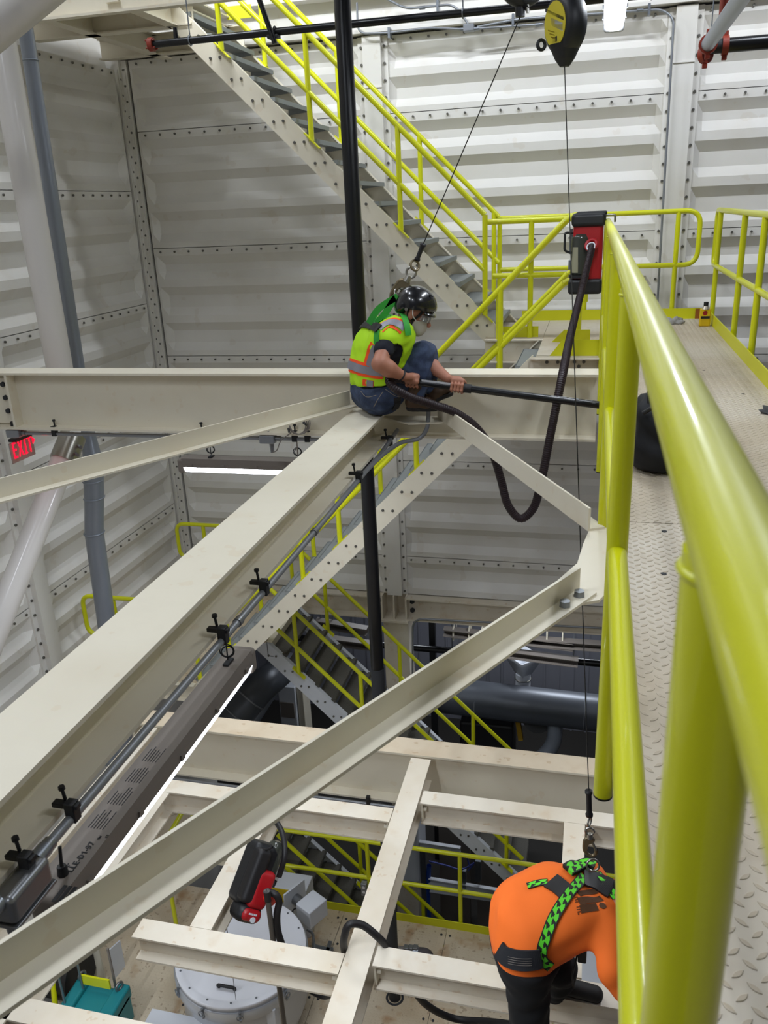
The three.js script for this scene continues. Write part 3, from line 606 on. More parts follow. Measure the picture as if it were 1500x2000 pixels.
{
  const t = thing('sprinkler_main', 'grey and black pipe elbow with rust red couplings at the top right', 'pipe');
  const E = at(1379, 92, 'z', -8.3);
  part(t, 'elbow', pipe([V(E.x, E.y, E.z + .16), E, V(E.x + .16, E.y, E.z)], .057, .1, 20), M.dark);
  part(t, 'grey_run', rod(V(E.x, E.y, E.z + .14), V(E.x, E.y, -3.2), .057, .057, 24), M.duct);
  part(t, 'black_run', rod(V(E.x + .14, E.y, E.z), V(4.05, E.y, E.z), .057, .057, 24), M.black);
  for (const [p, n] of [[V(E.x, E.y, E.z + .15), V(0, 0, 1)], [V(E.x + .15, E.y, E.z), V(1, 0, 0)], [V(E.x - .0, E.y - .05, E.z + .0), V(1, 0, 1)]]) { const q = part(t, 'coupling', [rod(p.clone().addScaledVector(n, -.025 / n.length()), p.clone().addScaledVector(n, .025 / n.length()), .074, .074, 22)], M.coupling); parts(q, 'bolt_ear', [bx(p.x - .02, p.x + .02, p.y + .06, p.y + .11, p.z - .02, p.z + .02, .006), bx(p.x - .02, p.x + .02, p.y - .11, p.y - .06, p.z - .02, p.z + .02, .006)], M.coupling); }
  part(t, 'drop', [rod(V(E.x, E.y + .03, -7.3), V(E.x, E.y + .36, -7.3), .03, .03, 14), rod(V(E.x, E.y + .3, -7.3), V(E.x, E.y + .38, -7.3), .05, .05, 16)], M.coupling);
  part(t, 'hanger', rod(V(E.x, E.y, -8.0), V(E.x, 7.1, -8.0), .005, .005, 6), M.zinc);
}
// ------------------------------------------------------------------ conduits
function clampAt(t, p, n, s = 1) {               // beam clamp: jaw, screw and saddle
  const c = part(t, 'clamp', [bx(p.x - .014 * s, p.x + .014 * s, p.y - .022 * s, p.y + .035 * s, p.z - .014 * s, p.z + .014 * s, .003), bx(p.x - .04 * s * Math.abs(n.x) - .01, p.x + .01 + .012 * s, p.y + .016 * s, p.y + .03 * s, p.z - .011 * s - .03 * s * Math.abs(n.z), p.z + .011 * s, .003)], M.plastic);
  part(c, 'screw', [rod(V(p.x - .022 * s * Math.abs(n.x), p.y + .03 * s, p.z - .01 * s), V(p.x - .026 * s * Math.abs(n.x), p.y + .062 * s, p.z - .01 * s), .0045 * s, .0045 * s, 8), hex(V(p.x - .026 * s * Math.abs(n.x), p.y + .06 * s, p.z - .01 * s), UP, .009 * s, .01 * s)], M.plastic);
  return c;
}
{
  const t = thing('conduit', 'grey steel conduit clamped along the lower edge of the big beam', 'conduit');
  const x = -1.228, y = -1.412;
  part(t, 'tube', [rod(V(x, y, .9), V(x, y, -4.75), .0135, .0135, 14), curvePipe([V(x, y, -4.4), V(x + .02, y, -4.72), V(x + .09, y + .02, -4.92), V(x + .19, y + .03, -4.99), V(x + .235, y + .09, -5.0), V(x + .245, y + .2, -5.02)], .0135, 40, 12), rod(V(x, y, -4.7), V(x + .02, y + .05, -5.1), .0135, .0135, 12)], M.conduit);
  for (const z of [-1.27, -1.452, -2.375, -2.77, -4.2, -4.95]) clampAt(t, V(x + .003, y + .012, z), V(1, 0, 0), z > -1.5 ? 1 : 1.15);
  parts(t, 'fitting', [-1.33, -1.12, -2.5, -3.4].map((z) => rod(V(x, y, z), V(x, y, z - .03), .018, .018, 14)), M.cast);
  const b = thing('junction_box', 'cast metal junction box on the conduit at the lower left', 'box');
  const box = part(b, 'body', bx(x - .028, x + .036, y - .062, y + .014, -1.31, -1.165, .016), M.cast); part(b, 'cover', bx(x - .03, x + .038, y - .07, y - .06, -1.312, -1.163, .003), M.cast);
  part(b, 'gland', [rod(V(x, y - .055, -1.19), V(x + .0, y - .11, -1.19), .017, .014, 14)], M.conduit);
  parts(b, 'hub', [rod(V(x, y, -1.34), V(x, y, -1.3), .02, .02, 14), rod(V(x, y, -1.17), V(x, y, -1.13), .02, .02, 14)], M.zinc);
  const w = thing('lamp_cable', 'grey cable looping from the junction box gland to the long lamp', 'cable');
  part(w, 'wire', curvePipe([V(x, y - .1, -1.19), V(x - .02, y - .16, -1.13), V(x - .08, y - .19, -1.1), V(x - .14, y - .12, -1.0)], .008, 40, 10), M.lampShell);
}
{
  const t = thing('conduit', 'grey conduit clamped under the wide cross girder with two small boxes', 'conduit');
  const y = -1.463, z = -5.19;
  part(t, 'tube', rod(V(-4.2, y, z), V(-1.5, y, z), .0135, .0135, 12), M.conduit);
  for (const px of [107, 393, 575, 600]) { const p = at(px, 845, 'z', z); clampAt(t, V(p.x, y + .012, z), V(0, 0, 1), 1.3); }
  for (const px of [32, 524]) { const p = at(px, 855, 'z', z); const b = part(t, 'box', bx(p.x - .055, p.x + .055, y - .03, y + .03, z - .03, z + .04, .008), M.conduit); if (px > 100) part(b, 'gland', rod(V(p.x + .02, y - .03, z), V(p.x + .02, y - .1, z), .018, .012, 12), M.cast); part(b, 'hub', rod(V(p.x + .05, y, z), V(p.x + .09, y, z), .02, .02, 12), M.cast); part(t, 'clamp', bx(p.x - .015, p.x + .015, y + .02, y + .09, z - .02, z + .02, .004), M.plastic); }
  const c = thing('cable_coil', 'coil of thin grey cable tied under the wide girder', 'cable'), o = at(581, 832, 'z', -5.12);
  parts(c, 'loop', [0, 1, 2, 3].map((k) => torus(o.clone().add(V(.008 * k, .008 * k, .006 * k)), V(.3 - .1 * k, .2, 1), .055 + .006 * k, .0035, 28, 6)), M.lampShell);
  parts(c, 'tail', [curvePipe([V(at(530, 872, 'z', -5.15).x, y - .09, -5.15), at(540, 880, 'z', -5.15), at(548, 862, 'z', -5.15), at(572, 842, 'z', -5.13)], .0035, 30, 6), curvePipe([at(578, 845, 'z', -5.15), at(580, 866, 'z', -5.25), at(582, 892, 'z', -5.4)], .004, 20, 6)], M.lampShell);
  parts(c, 'tie', [rod(o.clone().add(V(-.06, -.01, .02)), o.clone().add(V(-.05, -.04, .03)), .008, .008, 8), rod(o.clone().add(V(.05, .03, .02)), o.clone().add(V(.07, .02, .03)), .008, .008, 8)], M.plastic);
}
{ // hanging hooks of the strip lamps
  const hook = (t, p, h) => part(t, 'hanger', [torus(p.clone().add(V(0, .06, 0)), V(.2, 0, 1), .03, .003, 24, 6), torus(p.clone().add(V(.004, .06, .004)), V(.5, 0, 1), .024, .003, 24, 6), rod(p.clone().add(V(0, .02, 0)), p.clone().add(V(0, h, 0)), .003, .003, 6), bx(p.x - .012, p.x + .012, p.y - .004, p.y + .012, p.z - .03, p.z + .03)], M.dark);
  const lamps = scene.children.filter((o) => o.name.startsWith('strip_lamp'));
  for (const x of [-2.71, -2.03]) hook(lamps[1], V(x, -1.682, -5.42), .25);
  for (const z of [-2.74]) hook(longLamp, V(-1.405, -1.74, z), .36);
  hook(lamps[0], V(.045, 1.01, -5.3), 2.1); hook(lamps[0], V(.045, 1.01, -4.6), 2.1);
  // print, gland and label of the long lamp
  const y = -1.736, f = await new FontLoader().loadAsync('fonts/droid/droid_sans_bold.typeface.json');
  const word = (s, size, x, z) => { const g = new TextGeometry(s, { font: f, size, depth: .001, curveSegments: 3 }); g.rotateX(-Math.PI / 2); g.rotateY(Math.PI / 2); return g.translate(x, y, z); };
  parts(longLamp, 'lettering', [word('LLE-D1-97', .019, -1.375, -1.575), word('Q-', .014, -1.4, -1.585), word('9w', .008, -1.37, -1.71), word('CE', .008, -1.35, -1.72)], M.dark, { label: 'stencilled dark letters' });
  const g = [];
  for (let k = 0; k < 4; k++) for (let r = 0; r < 6; r++) { const z0 = -1.75 - k * .11; g.push(bx(-1.435 + r * .01, -1.4325 + r * .01, y, y + .0004, z0, z0 - .05 - rnd() * .035)); }
  for (let r = 0; r < 3; r++) g.push(bx(-1.37 + r * .016, -1.358 + r * .016, y, y + .0004, -1.47, -1.53));
  part(longLamp, 'small_print', g, M.dark, { kind: 'stuff' });
  part(longLamp, 'gland', [rod(V(-1.396, y, -1.565), V(-1.396, y + .03, -1.565), .016, .013, 8), rod(V(-1.396, y + .025, -1.565), V(-1.4, y + .085, -1.58), .005, .005, 8)], M.plastic);
}
{ // wall conduits at the top and down the right column
  const t = thing('conduit', 'thin conduit running along the top of the back wall and down beside the right column', 'conduit'), P = (x, y) => at(x, y, 'z', -9.6);
  parts(t, 'tube', [pipe([P(697, 5), P(699, 66), P(760, 64), P(838, 54), P(905, 57)], .011, .1, 10), pipe([P(930, 56), P(1062, 47)], .011, .1, 10), pipe([P(932, 53), P(1012, 37), P(1293, 18), P(1316, 36), P(1284, 590)], .012, .14, 10), pipe([P(752, -4), P(792, 17), P(880, 9), P(897, 20), P(917, 52)], .012, .08, 10)], M.conduit);
  part(t, 'box', [bx(P(915, 55).x - .05, P(915, 55).x + .06, P(915, 55).y - .03, P(915, 55).y + .035, -9.66, -9.56, .006)], M.conduit);
  parts(t, 'coupling', [[905, 57], [930, 56], [825, 15], [1250, 20], [1052, 48]].map(([x, y]) => rod(P(x, y).add(V(-.03, 0, 0)), P(x, y).add(V(.03, 0, 0)), .017, .017, 10)), M.zinc);
  parts(t, 'strap', [[760, 64], [1002, 38], [1268, 18], [855, 11]].map(([x, y]) => bx(P(x, y).x - .012, P(x, y).x + .012, P(x, y).y - .05, P(x, y).y + .05, -9.68, -9.58)), M.zinc);
  const u = thing('conduit', 'thin grey conduit bending along the base beam over the open bay', 'conduit');
  part(u, 'tube', pipe([at(806, 1330, 'z', -9.62), at(806, 1208, 'z', -9.62), at(1240, 1230, 'z', -9.62)], .014, .16, 10), M.conduit);
}
{
  const t = thing('exit_sign', 'red glowing EXIT sign with arrow hanging at the far left', 'sign');
  const o = at(45, 876, 'x', -4.22), y0 = o.y, z0 = o.z;
  part(t, 'panel', bx(-4.232, -4.224, y0 - .085, y0 + .075, z0 - .14, z0 + .14, .003), M.exitPlate);
  const f = await new FontLoader().loadAsync('fonts/droid/droid_sans_regular.typeface.json');
  const glyphs = [...'EXIT'].map((ch, i) => { const g = new TextGeometry(ch, { font: f, size: .125, depth: .004, curveSegments: 3 }); g.computeBoundingBox(); g.translate(-(g.boundingBox.min.x + g.boundingBox.max.x) / 2, 0, 0); g.scale(.6, 1, 1); g.translate(-.092 + i * .066 - (i > 2 ? .012 : 0) - (i > 1 ? .006 : 0), -.05, 0); g.rotateY(Math.PI / 2); return g.translate(-4.222, y0, z0); });
  parts(t, 'letter', glyphs, M.exitRed);
  part(t, 'arrow', plate([[0, .028], [.03, 0], [0, -.028]], .004, V(-4.222, y0 + .03, z0 - .125), V(0, 0, -1), UP), M.exitRed);
  part(t, 'housing', bx(-4.26, -4.19, y0 + .075, y0 + .1, z0 - .1, z0 + .1, .006), M.plastic);
  const l = new THREE.PointLight(0xff2040, .015); l.position.set(-4.05, y0, z0); l.name = 'sign_light'; t.add(l);
}

// ------------------------------------------------------------------ fall arrest reels with their lifelines
function snapHook(t, p, d, s) {                   // swivel eye, body, gate and bow along d from p
  const n = d.clone().normalize(), e = n.clone().cross(V(0, .2, 1)).normalize(), f = n.clone().cross(e);
  const h = part(t, 'snap_hook', [torus(p.clone().addScaledVector(n, .03 * s), f, .022 * s, .006 * s, 20, 8), rod(p.clone().addScaledVector(n, .045 * s), p.clone().addScaledVector(n, .075 * s), .013 * s, .017 * s, 10)], M.steel);
  const o = p.clone().addScaledVector(n, .13 * s);
  const m = new THREE.Shape(); m.moveTo(-.062 * s, -.012 * s); m.lineTo(-.058 * s, .014 * s); m.quadraticCurveTo(-.03 * s, .036 * s, .0, .034 * s); m.lineTo(.03 * s, .03 * s); m.lineTo(.012 * s, .016 * s); m.quadraticCurveTo(-.02 * s, .02 * s, -.028 * s, -.006 * s); m.lineTo(-.045 * s, -.022 * s);
  part(h, 'body_plate', orient(new THREE.ExtrudeGeometry(m, { depth: .014 * s, bevelEnabled: true, bevelThickness: .002, bevelSize: .002, bevelSegments: 2 }).translate(0, 0, -.007 * s), n, e, f, o), M.hookSteel);
  part(h, 'bow', curvePipe([[-.06, 0], [-.045, .024], [-.01, .032], [.03, .03], [.055, .012], [.06, -.008], [.045, -.026], [.02, -.03]].map(([a, b]) => o.clone().addScaledVector(n, a * s).addScaledVector(e, b * s)), .0095 * s, 40, 10), M.hookSteel);
  part(h, 'gate', rod(o.clone().addScaledVector(n, -.055 * s).addScaledVector(e, -.004 * s), o.clone().addScaledVector(n, .03 * s).addScaledVector(e, -.03 * s), .007 * s, .007 * s, 8), M.steel);
  return o.addScaledVector(n, .05 * s);
}
{
  const t = thing('lifeline_reel', 'round black lifeline reel with yellow label hanging in front of the upper back wall', 'reel');
  const c = at(1105, 46, 'z', -4.4), n = V(-.84, -.06, .54).normalize();
  part(t, 'housing', lathe([[0, -.055], [.09, -.055], [.118, -.04], [.125, -.01], [.125, .02], [.115, .045], [.092, .055], [0, .055]], 36, c, n), M.plastic);
  part(t, 'rim_lug', [rod(c.clone().add(V(0, -.085, 0)), c.clone().add(V(0, -.145, 0)), .075, .045, 18), rod(c.clone().add(V(0, -.145, 0)), c.clone().add(V(0, -.175, 0)), .045, .022, 16)], M.plastic);
  part(t, 'carry_handle', torus(c.clone().add(V(-.105, -.085, .05)), V(.6, 0, .8), .02, .008, 16, 8), M.plastic);
  const face = part(t, 'label', rod(c.clone().addScaledVector(n, .052), c.clone().addScaledVector(n, .058), .092, .092, 32), std({ color: 0xc9b81f, roughness: .5 }), { label: 'yellow round label' });
  const e1 = n.clone().cross(UP).normalize(), e2 = e1.clone().cross(n).normalize();
  const strip = (u0, u1, v0, v1, m, nm, k = .4) => { const pts = [[u0, v0], [u1, v0 + k * (u1 - u0)], [u1, v1 + k * (u1 - u0)], [u0, v1]]; part(face, nm, plate(pts, .001, c.clone().addScaledVector(n, .058), e1, e2), m); };
  strip(-.08, .08, -.0, .014, M.plastic, 'black_band'); strip(-.07, .03, -.04, -.008, M.whitePaint, 'white_band'); strip(-.02, .02, -.072, -.05, M.plastic, 'pictogram', 0);
  for (const k of [0, 1, 2]) strip(.0, .06 - k * .012, -.035 - k * .012, -.03 - k * .012, std({ color: 0x9a7a10 }), 'print_line', .3);
  part(t, 'hanger', [torus(c.clone().add(V(0, .15, 0)), V(1, 0, .3), .03, .007, 18, 8), rod(c.clone().add(V(0, .18, 0)), V(c.x, 7.1, c.z), .005, .005, 6)], M.steel);
  const top = c.clone().add(V(0, -.172, 0)), hand = at(1150, 1550, 'z', -3.13), hb = at(1151, 1594, 'z', -3.12);
  part(t, 'cable', rod(top, hand, .0024, .0024, 6), M.cable);
  const d = hb.clone().sub(hand).normalize();
  part(t, 'handle', lathe([[0, 0], [.016, 0], [.017, .012], [.0125, .02], [.0125, .11], [.017, .118], [.017, .13], [0, .13]], 18, hb, d.clone().negate()), M.rubber);
  part(t, 'link', [torus(hb.clone().addScaledVector(d, .03), V(1, 0, .4), .02, .0045, 16, 8).applyMatrix4(new THREE.Matrix4())], M.steel);
  snapHook(t, hb.clone().addScaledVector(d, .055), at(1155, 1690, 'z', -3.12).sub(hb), .85);
}
{
  const t = thing('lifeline_reel', 'black lifeline reel at the top edge with its cable running to the seated worker', 'reel');
  const c = at(1022, -42, 'z', -4.75), n = V(.5, -.05, .86).normalize(), nose = at(1016, 24, 'z', -4.75);
  part(t, 'housing', lathe([[0, -.055], [.09, -.055], [.118, -.04], [.125, -.01], [.125, .02], [.115, .045], [.092, .055], [0, .055]], 36, c, n), M.plastic);
  part(t, 'nose', [rod(c.clone().add(V(0, -.1, 0)), nose.clone().add(V(0, .03, 0)), .055, .026, 14), rod(nose.clone().add(V(0, .03, 0)), nose.clone().add(V(0, -.02, 0)), .026, .024, 14)], M.plastic);
  part(t, 'indicator', rod(nose.clone().add(V(.035, .06, .02)), nose.clone().add(V(.04, -.01, .02)), .008, .008, 8), M.steel);
  part(t, 'hanger', [torus(c.clone().add(V(0, .15, 0)), V(1, 0, .3), .03, .007, 18, 8), rod(c.clone().add(V(0, .18, 0)), V(c.x, 7.1, c.z), .005, .005, 6)], M.steel);
  const a = at(825, 481, 'z', -5.0), b = at(814, 509, 'z', -5.0), d = b.clone().sub(a).normalize();
  part(t, 'cable', rod(nose.clone().add(V(0, -.02, 0)), a, .0032, .0032, 6), M.cable);
  part(t, 'handle', lathe([[0, 0], [.017, 0], [.018, .012], [.013, .02], [.0135, .085], [.018, .092], [.018, .105], [0, .105]], 18, b, d.clone().negate()), M.rubber);
  part(t, 'link', torus(b.clone().addScaledVector(d, .03), V(.8, .3, .7), .03, .0075, 16, 8), M.hookSteel);
  snapHook(t, b.clone().addScaledVector(d, .035), at(785, 562, 'z', -5.0).sub(b), 1.35);
}

// ------------------------------------------------------------------ backpack vacuums
{
  const t = thing('backpack_vacuum', 'red and black backpack vacuum hung on the far end of the walkway railing', 'vacuum');
  const z = -6.76, P = (x, y, zz = z) => at(x, y, 'z', zz);
  const O = P(1142, 572), k = P(1142, 413).y - O.y;        // base centre and height
  const B = (x0, x1, y0, y1, z0, z1, r) => bx(O.x + x0, O.x + x1, O.y + y0 * k, O.y + y1 * k, O.z + z0, O.z + z1, r);
  part(t, 'base', B(-.125, .125, 0, .19, -.12, .13, .025), M.plastic);
  part(t, 'body', B(-.1, .12, .15, .88, -.12, .1, .03), M.red);
  part(t, 'motor_head', [B(-.115, .135, .82, .985, -.13, .13, .03), B(-.08, .14, .96, 1.0, -.12, .1, .01)], M.plastic);
  part(t, 'dust_canister', lathe([[0, 0], [.07, 0], [.076, .02], [.07, .27], [.06, .3], [0, .3]], 28, V(O.x - .04, O.y + .23 * k, O.z + .05)), M.clearGrey, { label: 'smoky clear dust canister' });
  part(t, 'canister_ring', rod(V(O.x - .04, O.y + .2 * k, O.z + .05), V(O.x - .04, O.y + .24 * k, O.z + .05), .085, .085, 28), M.plastic);
  part(t, 'filter', rod(V(O.x - .07, O.y + .27 * k, O.z + .09), V(O.x - .065, O.y + .58 * k, O.z + .085), .038, .034, 18), std({ color: 0x8f8c74, roughness: .6 }), { label: 'pale filter seen through the canister' });
  part(t, 'latch', [B(-.13, -.1, .3, .42, .0, .04, .004), B(-.128, -.105, .5, .8, -.03, .02, .004)], M.zinc);
  part(t, 'handle', pipe([V(O.x - .1, O.y + .75 * k, O.z + .06), V(O.x - .16, O.y + .76 * k, O.z + .08), V(O.x - .16, O.y + .54 * k, O.z + .08), V(O.x - .1, O.y + .5 * k, O.z + .06)], .009, .02, 10), M.plastic);
  part(t, 'hook', pipe([V(O.x + .1, O.y + .95 * k, O.z), V(O.x + .2, O.y + .95 * k, O.z), V(O.x + .2, O.y + .86 * k, O.z)], .008, .02, 8), M.steel);
  const port = P(1155, 478, -6.6);
  part(t, 'hose_port', torus(port, V(-.35, .55, .8), .04, .014, 24, 10), M.red);
  part(t, 'port_ring', torus(port.clone().add(V(-.002, -.012, .02)), V(-.3, .5, .8), .03, .006, 24, 8), M.whitePaint);
  const H = [[1157, 480, -6.6], [1147, 520, -6.45], [1130, 590, -6.2], [1112, 665, -5.6], [1104, 705, -5.2], [1097, 740, -5.02], [1085, 800, -4.93], [1070, 875, -4.88], [1056, 945, -4.86], [1040, 995, -4.86], [1017, 1013, -4.86], [994, 990, -4.86], [978, 935, -4.86], [960, 880, -4.86], [930, 835, -4.85], [890, 806, -4.83], [845, 790, -4.8], [800, 775, -4.74], [770, 758, -4.72], [760, 742, -4.76], [776, 740, -4.83], [815, 747, -4.85]];
  part(t, 'hose', curvePipe(H.map(([x, y, zz]) => at(x, y, 'z', zz)), .0245, 260, 14), M.hosePurple, { label: 'long dark ribbed vacuum hose' });
  const rings = [], hc = new THREE.CatmullRomCurve3(H.map(([x, y, zz]) => at(x, y, 'z', zz)), false, 'centripetal');
  const N = 330; for (let i = 1; i < N; i++) { const u = i / N; rings.push(torus(hc.getPointAt(u), hc.getTangentAt(u), .0245, .0028, 12, 5)); }
  part(t, 'hose_ribs', rings, M.hosePurple, { kind: 'stuff' });
}
{
  const t = thing('vacuum_wand', 'straight black vacuum wand held across by the seated worker', 'wand');
  const A = at(812, 746, 'z', -4.86), B = at(1170, 791, 'z', -4.86), d = B.clone().sub(A).normalize();
  part(t, 'tube', rod(A, B.clone().addScaledVector(d, .03), .0215, .0215, 18), M.black);
  part(t, 'collar', [rod(A.clone().addScaledVector(d, .24), A.clone().addScaledVector(d, .34), .027, .027, 18)], M.rubber);
  part(t, 'printed_stripe', [plate([[0, 0], [.2, 0], [.2, .012], [0, .012]], .001, A.clone().addScaledVector(d, .04).add(V(0, .012, .017)), d, V(0, 1, .2))], M.whitePaint);
  part(t, 'scuffs', Array.from({ length: 16 }, (_, i) => { const p = A.clone().addScaledVector(d, .78 + rnd() * .3).add(V(0, .0215, .003 * rnd())); return bx(p.x - .008, p.x + .008, p.y - .003, p.y + .0003, p.z - .003, p.z + .002); }), M.whitePaint, TINY);
}
{
  const t = thing('backpack_vacuum', 'red and black backpack vacuum with straps hung on the lower frame over the white lid', 'vacuum');
  const T = at(530, 1632, 'z', -3.82), B = at(470, 1792, 'z', -3.5), d = T.clone().sub(B), L = d.length(), y = d.clone().normalize();
  const f = V(.75, .25, .6).addScaledVector(y, -V(.75, .25, .6).dot(y)).normalize(), x = y.clone().cross(f).normalize();
  const put = (g) => orient(g, x, y, f, B.clone());
  const b = (x0, x1, y0, y1, z0, z1, r) => put(bx(x0, x1, y0 * L, y1 * L, z0, z1, r));
  part(t, 'battery_head', b(-.085, .085, -.02, .2, -.05, .1, .045), M.plastic);
  part(t, 'red_nose', b(-.065, .075, .01, .17, .04, .115, .035), M.red);
  part(t, 'body', b(-.1, .1, .15, .9, -.1, .05, .04), M.plastic);
  part(t, 'side_cover', [b(-.05, .085, .16, .62, .02, .105, .035)], M.red);
  part(t, 'dark_panel', b(-.1, -.0, .2, .85, .0, .1, .03), M.rubber);
  part(t, 'button', put(rod(V(.01, .055 * L, .11), V(.01, .055 * L, .12), .017, .017, 18)), M.whitePaint);
  part(t, 'print', [0, 1, 2, 3, 4].map((i) => put(bx(-.03 + i * .012, -.022 + i * .012, .105 * L, .125 * L, .114, .117))), M.whitePaint, TINY);
  part(t, 'canister', b(.02, .12, .5, .96, -.06, .05, .04), M.clearGrey);
  part(t, 'port', [put(rod(V(.05, .36 * L, .06), V(.09, .33 * L, .14), .04, .034, 18))], M.orangeRed);
  parts(t, 'strap', [curvePipe([at(545, 1712, 'z', -3.7), at(556, 1670, 'z', -3.75), at(552, 1630, 'z', -3.85), at(535, 1600, 'z', -3.98), at(520, 1596, 'z', -4.1)], .018, 40, 8), curvePipe([at(500, 1650, 'z', -3.72), at(504, 1642, 'z', -3.8), at(515, 1660, 'z', -3.7), at(532, 1655, 'z', -3.7)], .007, 24, 8)], M.rubber);
  part(t, 'yellow_tag', bx(T.x - .03, T.x + .02, T.y - .055, T.y - .035, T.z + .06, T.z + .065), M.toe);
  part(t, 'hose', curvePipe([at(522, 1742, 'z', -3.56), at(538, 1747, 'z', -3.55), at(545, 1760, 'z', -3.55), at(541, 1785, 'z', -3.52), at(542, 1815, 'z', -3.5), at(551, 1846, 'z', -3.5), at(572, 1893, 'z', -3.6), at(598, 1928, 'z', -3.7), at(630, 1945, 'z', -3.7), at(662, 1925, 'z', -3.6), at(676, 1880, 'z', -3.42), at(672, 1832, 'y', -3.8), at(682, 1806, 'y', -3.72), at(706, 1806, 'y', -3.74), at(738, 1830, 'y', -3.82), at(764, 1860, 'z', -3.42), at(790, 1900, 'z', -3.46), at(830, 1960, 'z', -3.6), at(890, 1990, 'z', -3.75), at(960, 1996, 'z', -3.7), at(1060, 2010, 'z', -3.5)], .0215, 220, 12), M.rubber, { label: 'black hose looping over the centre beam' });
}
{
  const t = thing('vacuum_wand', 'steel vacuum wand leaning down past the white round lid', 'wand');
  const A = at(521, 1740, 'z', -3.5), B = at(560, 2040, 'z', -3.45);
  part(t, 'tube', rod(A, B, .0165, .0165, 16), std({ color: 0x6b6762, roughness: .35, metalness: .6 }));
  part(t, 'grip', rod(A, A.clone().lerp(B, .06), .021, .02, 16), M.rubber);
}
{
  const t = thing('lanyard', 'thin dark cord hanging from the frame beam down to the white lid', 'cord');
  part(t, 'cord', rod(at(440, 1790, 'z', -3.6), V(-3.02, -6.98, -5.2), .003, .003, 6), M.cable);
}
// ------------------------------------------------------------------ things on the walkway
{
  const t = thing('duffel_bag', 'black fabric bag on the walkway just behind the big yellow post', 'bag');
  const g = new THREE.SphereGeometry(1, 36, 24), p = g.attributes.position;
  for (let i = 0; i < p.count; i++) { const v = V(p.getX(i), p.getY(i), p.getZ(i)); const q = 5, k = 1 / Math.pow(Math.abs(v.x) ** q + Math.abs(v.y) ** q + Math.abs(v.z) ** q, 1 / q); const w = .012 * Math.sin(v.x * 9 + v.z * 5) + .01 * Math.sin(v.y * 11 + v.x * 4); p.setXYZ(i, v.x * k * (.21 + w - .03 * (v.y * k)), Math.max(-1, v.y * k) * (.17 + (v.y > 0 ? w * 1.4 - .03 * v.x * k : 0)), v.z * k * (.24 + w)); }
  g.computeVertexNormals(); g.scale(.78, 1, 1).translate(.375, WALK + .172, -4.02);
  part(t, 'body', g, std({ color: 0x14151a, roughness: .85 }));
  parts(t, 'strap', [curvePipe([V(.27, WALK + .26, -3.86), V(.27, WALK + .37, -3.9), V(.32, WALK + .43, -3.98), V(.4, WALK + .4, -4.05), V(.42, WALK + .3, -4.1)], .013, 30, 8), curvePipe([V(.235, WALK + .3, -3.8), V(.3, WALK + .34, -3.79), V(.38, WALK + .335, -3.79), V(.48, WALK + .26, -3.8)], .01, 24, 8)], M.rubber);
}
{
  const t = thing('oil_can', 'small yellow oil can with black cap at the far end of the walkway', 'can');
  const o = V(1.05, WALK, -8.66);
  part(t, 'body', bx(o.x - .05, o.x + .05, o.y, o.y + .17, o.z - .03, o.z + .03, .012), std({ color: 0xd9b416, roughness: .35 }));
  part(t, 'shoulder', rod(V(o.x, o.y + .165, o.z), V(o.x, o.y + .195, o.z), .042, .022, 18), std({ color: 0xb9b0a0, roughness: .3, metalness: .6 }));
  part(t, 'cap', rod(V(o.x, o.y + .19, o.z), V(o.x, o.y + .23, o.z), .022, .022, 16), M.plastic);
  const l = part(t, 'label', bx(o.x - .04, o.x + .04, o.y + .07, o.y + .155, o.z + .03, o.z + .0315), std({ color: 0xe8c51c }));
  part(l, 'emblem', rod(V(o.x - .005, o.y + .13, o.z + .0315), V(o.x - .005, o.y + .13, o.z + .0325), .022, .022, 16), M.red);
  part(l, 'black_band', bx(o.x - .04, o.x + .04, o.y + .075, o.y + .1, o.z + .0315, o.z + .0325), M.plastic);
}
function rag(t, c, r, m) { const g = new THREE.IcosahedronGeometry(1, 3), p = g.attributes.position; for (let i = 0; i < p.count; i++) { const v = V(p.getX(i), p.getY(i), p.getZ(i)), w = 1 + .25 * Math.sin(v.x * 6 + v.z * 4) + .2 * Math.sin(v.y * 8 + v.x * 7); p.setXYZ(i, c.x + v.x * r * w, c.y + Math.max(0, (v.y + .3)) * r * .55 * w, c.z + v.z * r * .7 * w); } const h = mergeVertices(g); h.computeVertexNormals(); part(t, 'cloth', h, m); }
rag(thing('rag', 'crumpled pale grey rag near the yellow can at the far end of the walkway', 'rag'), V(.79, WALK, -8.85), .085, std({ color: 0x9a9894, roughness: .9 }));
rag(thing('rag', 'dark grey glove-like rag at the right edge of the walkway', 'rag'), V(1.03, WALK, -5.07), .06, std({ color: 0x4a4b4d, roughness: .9 }));

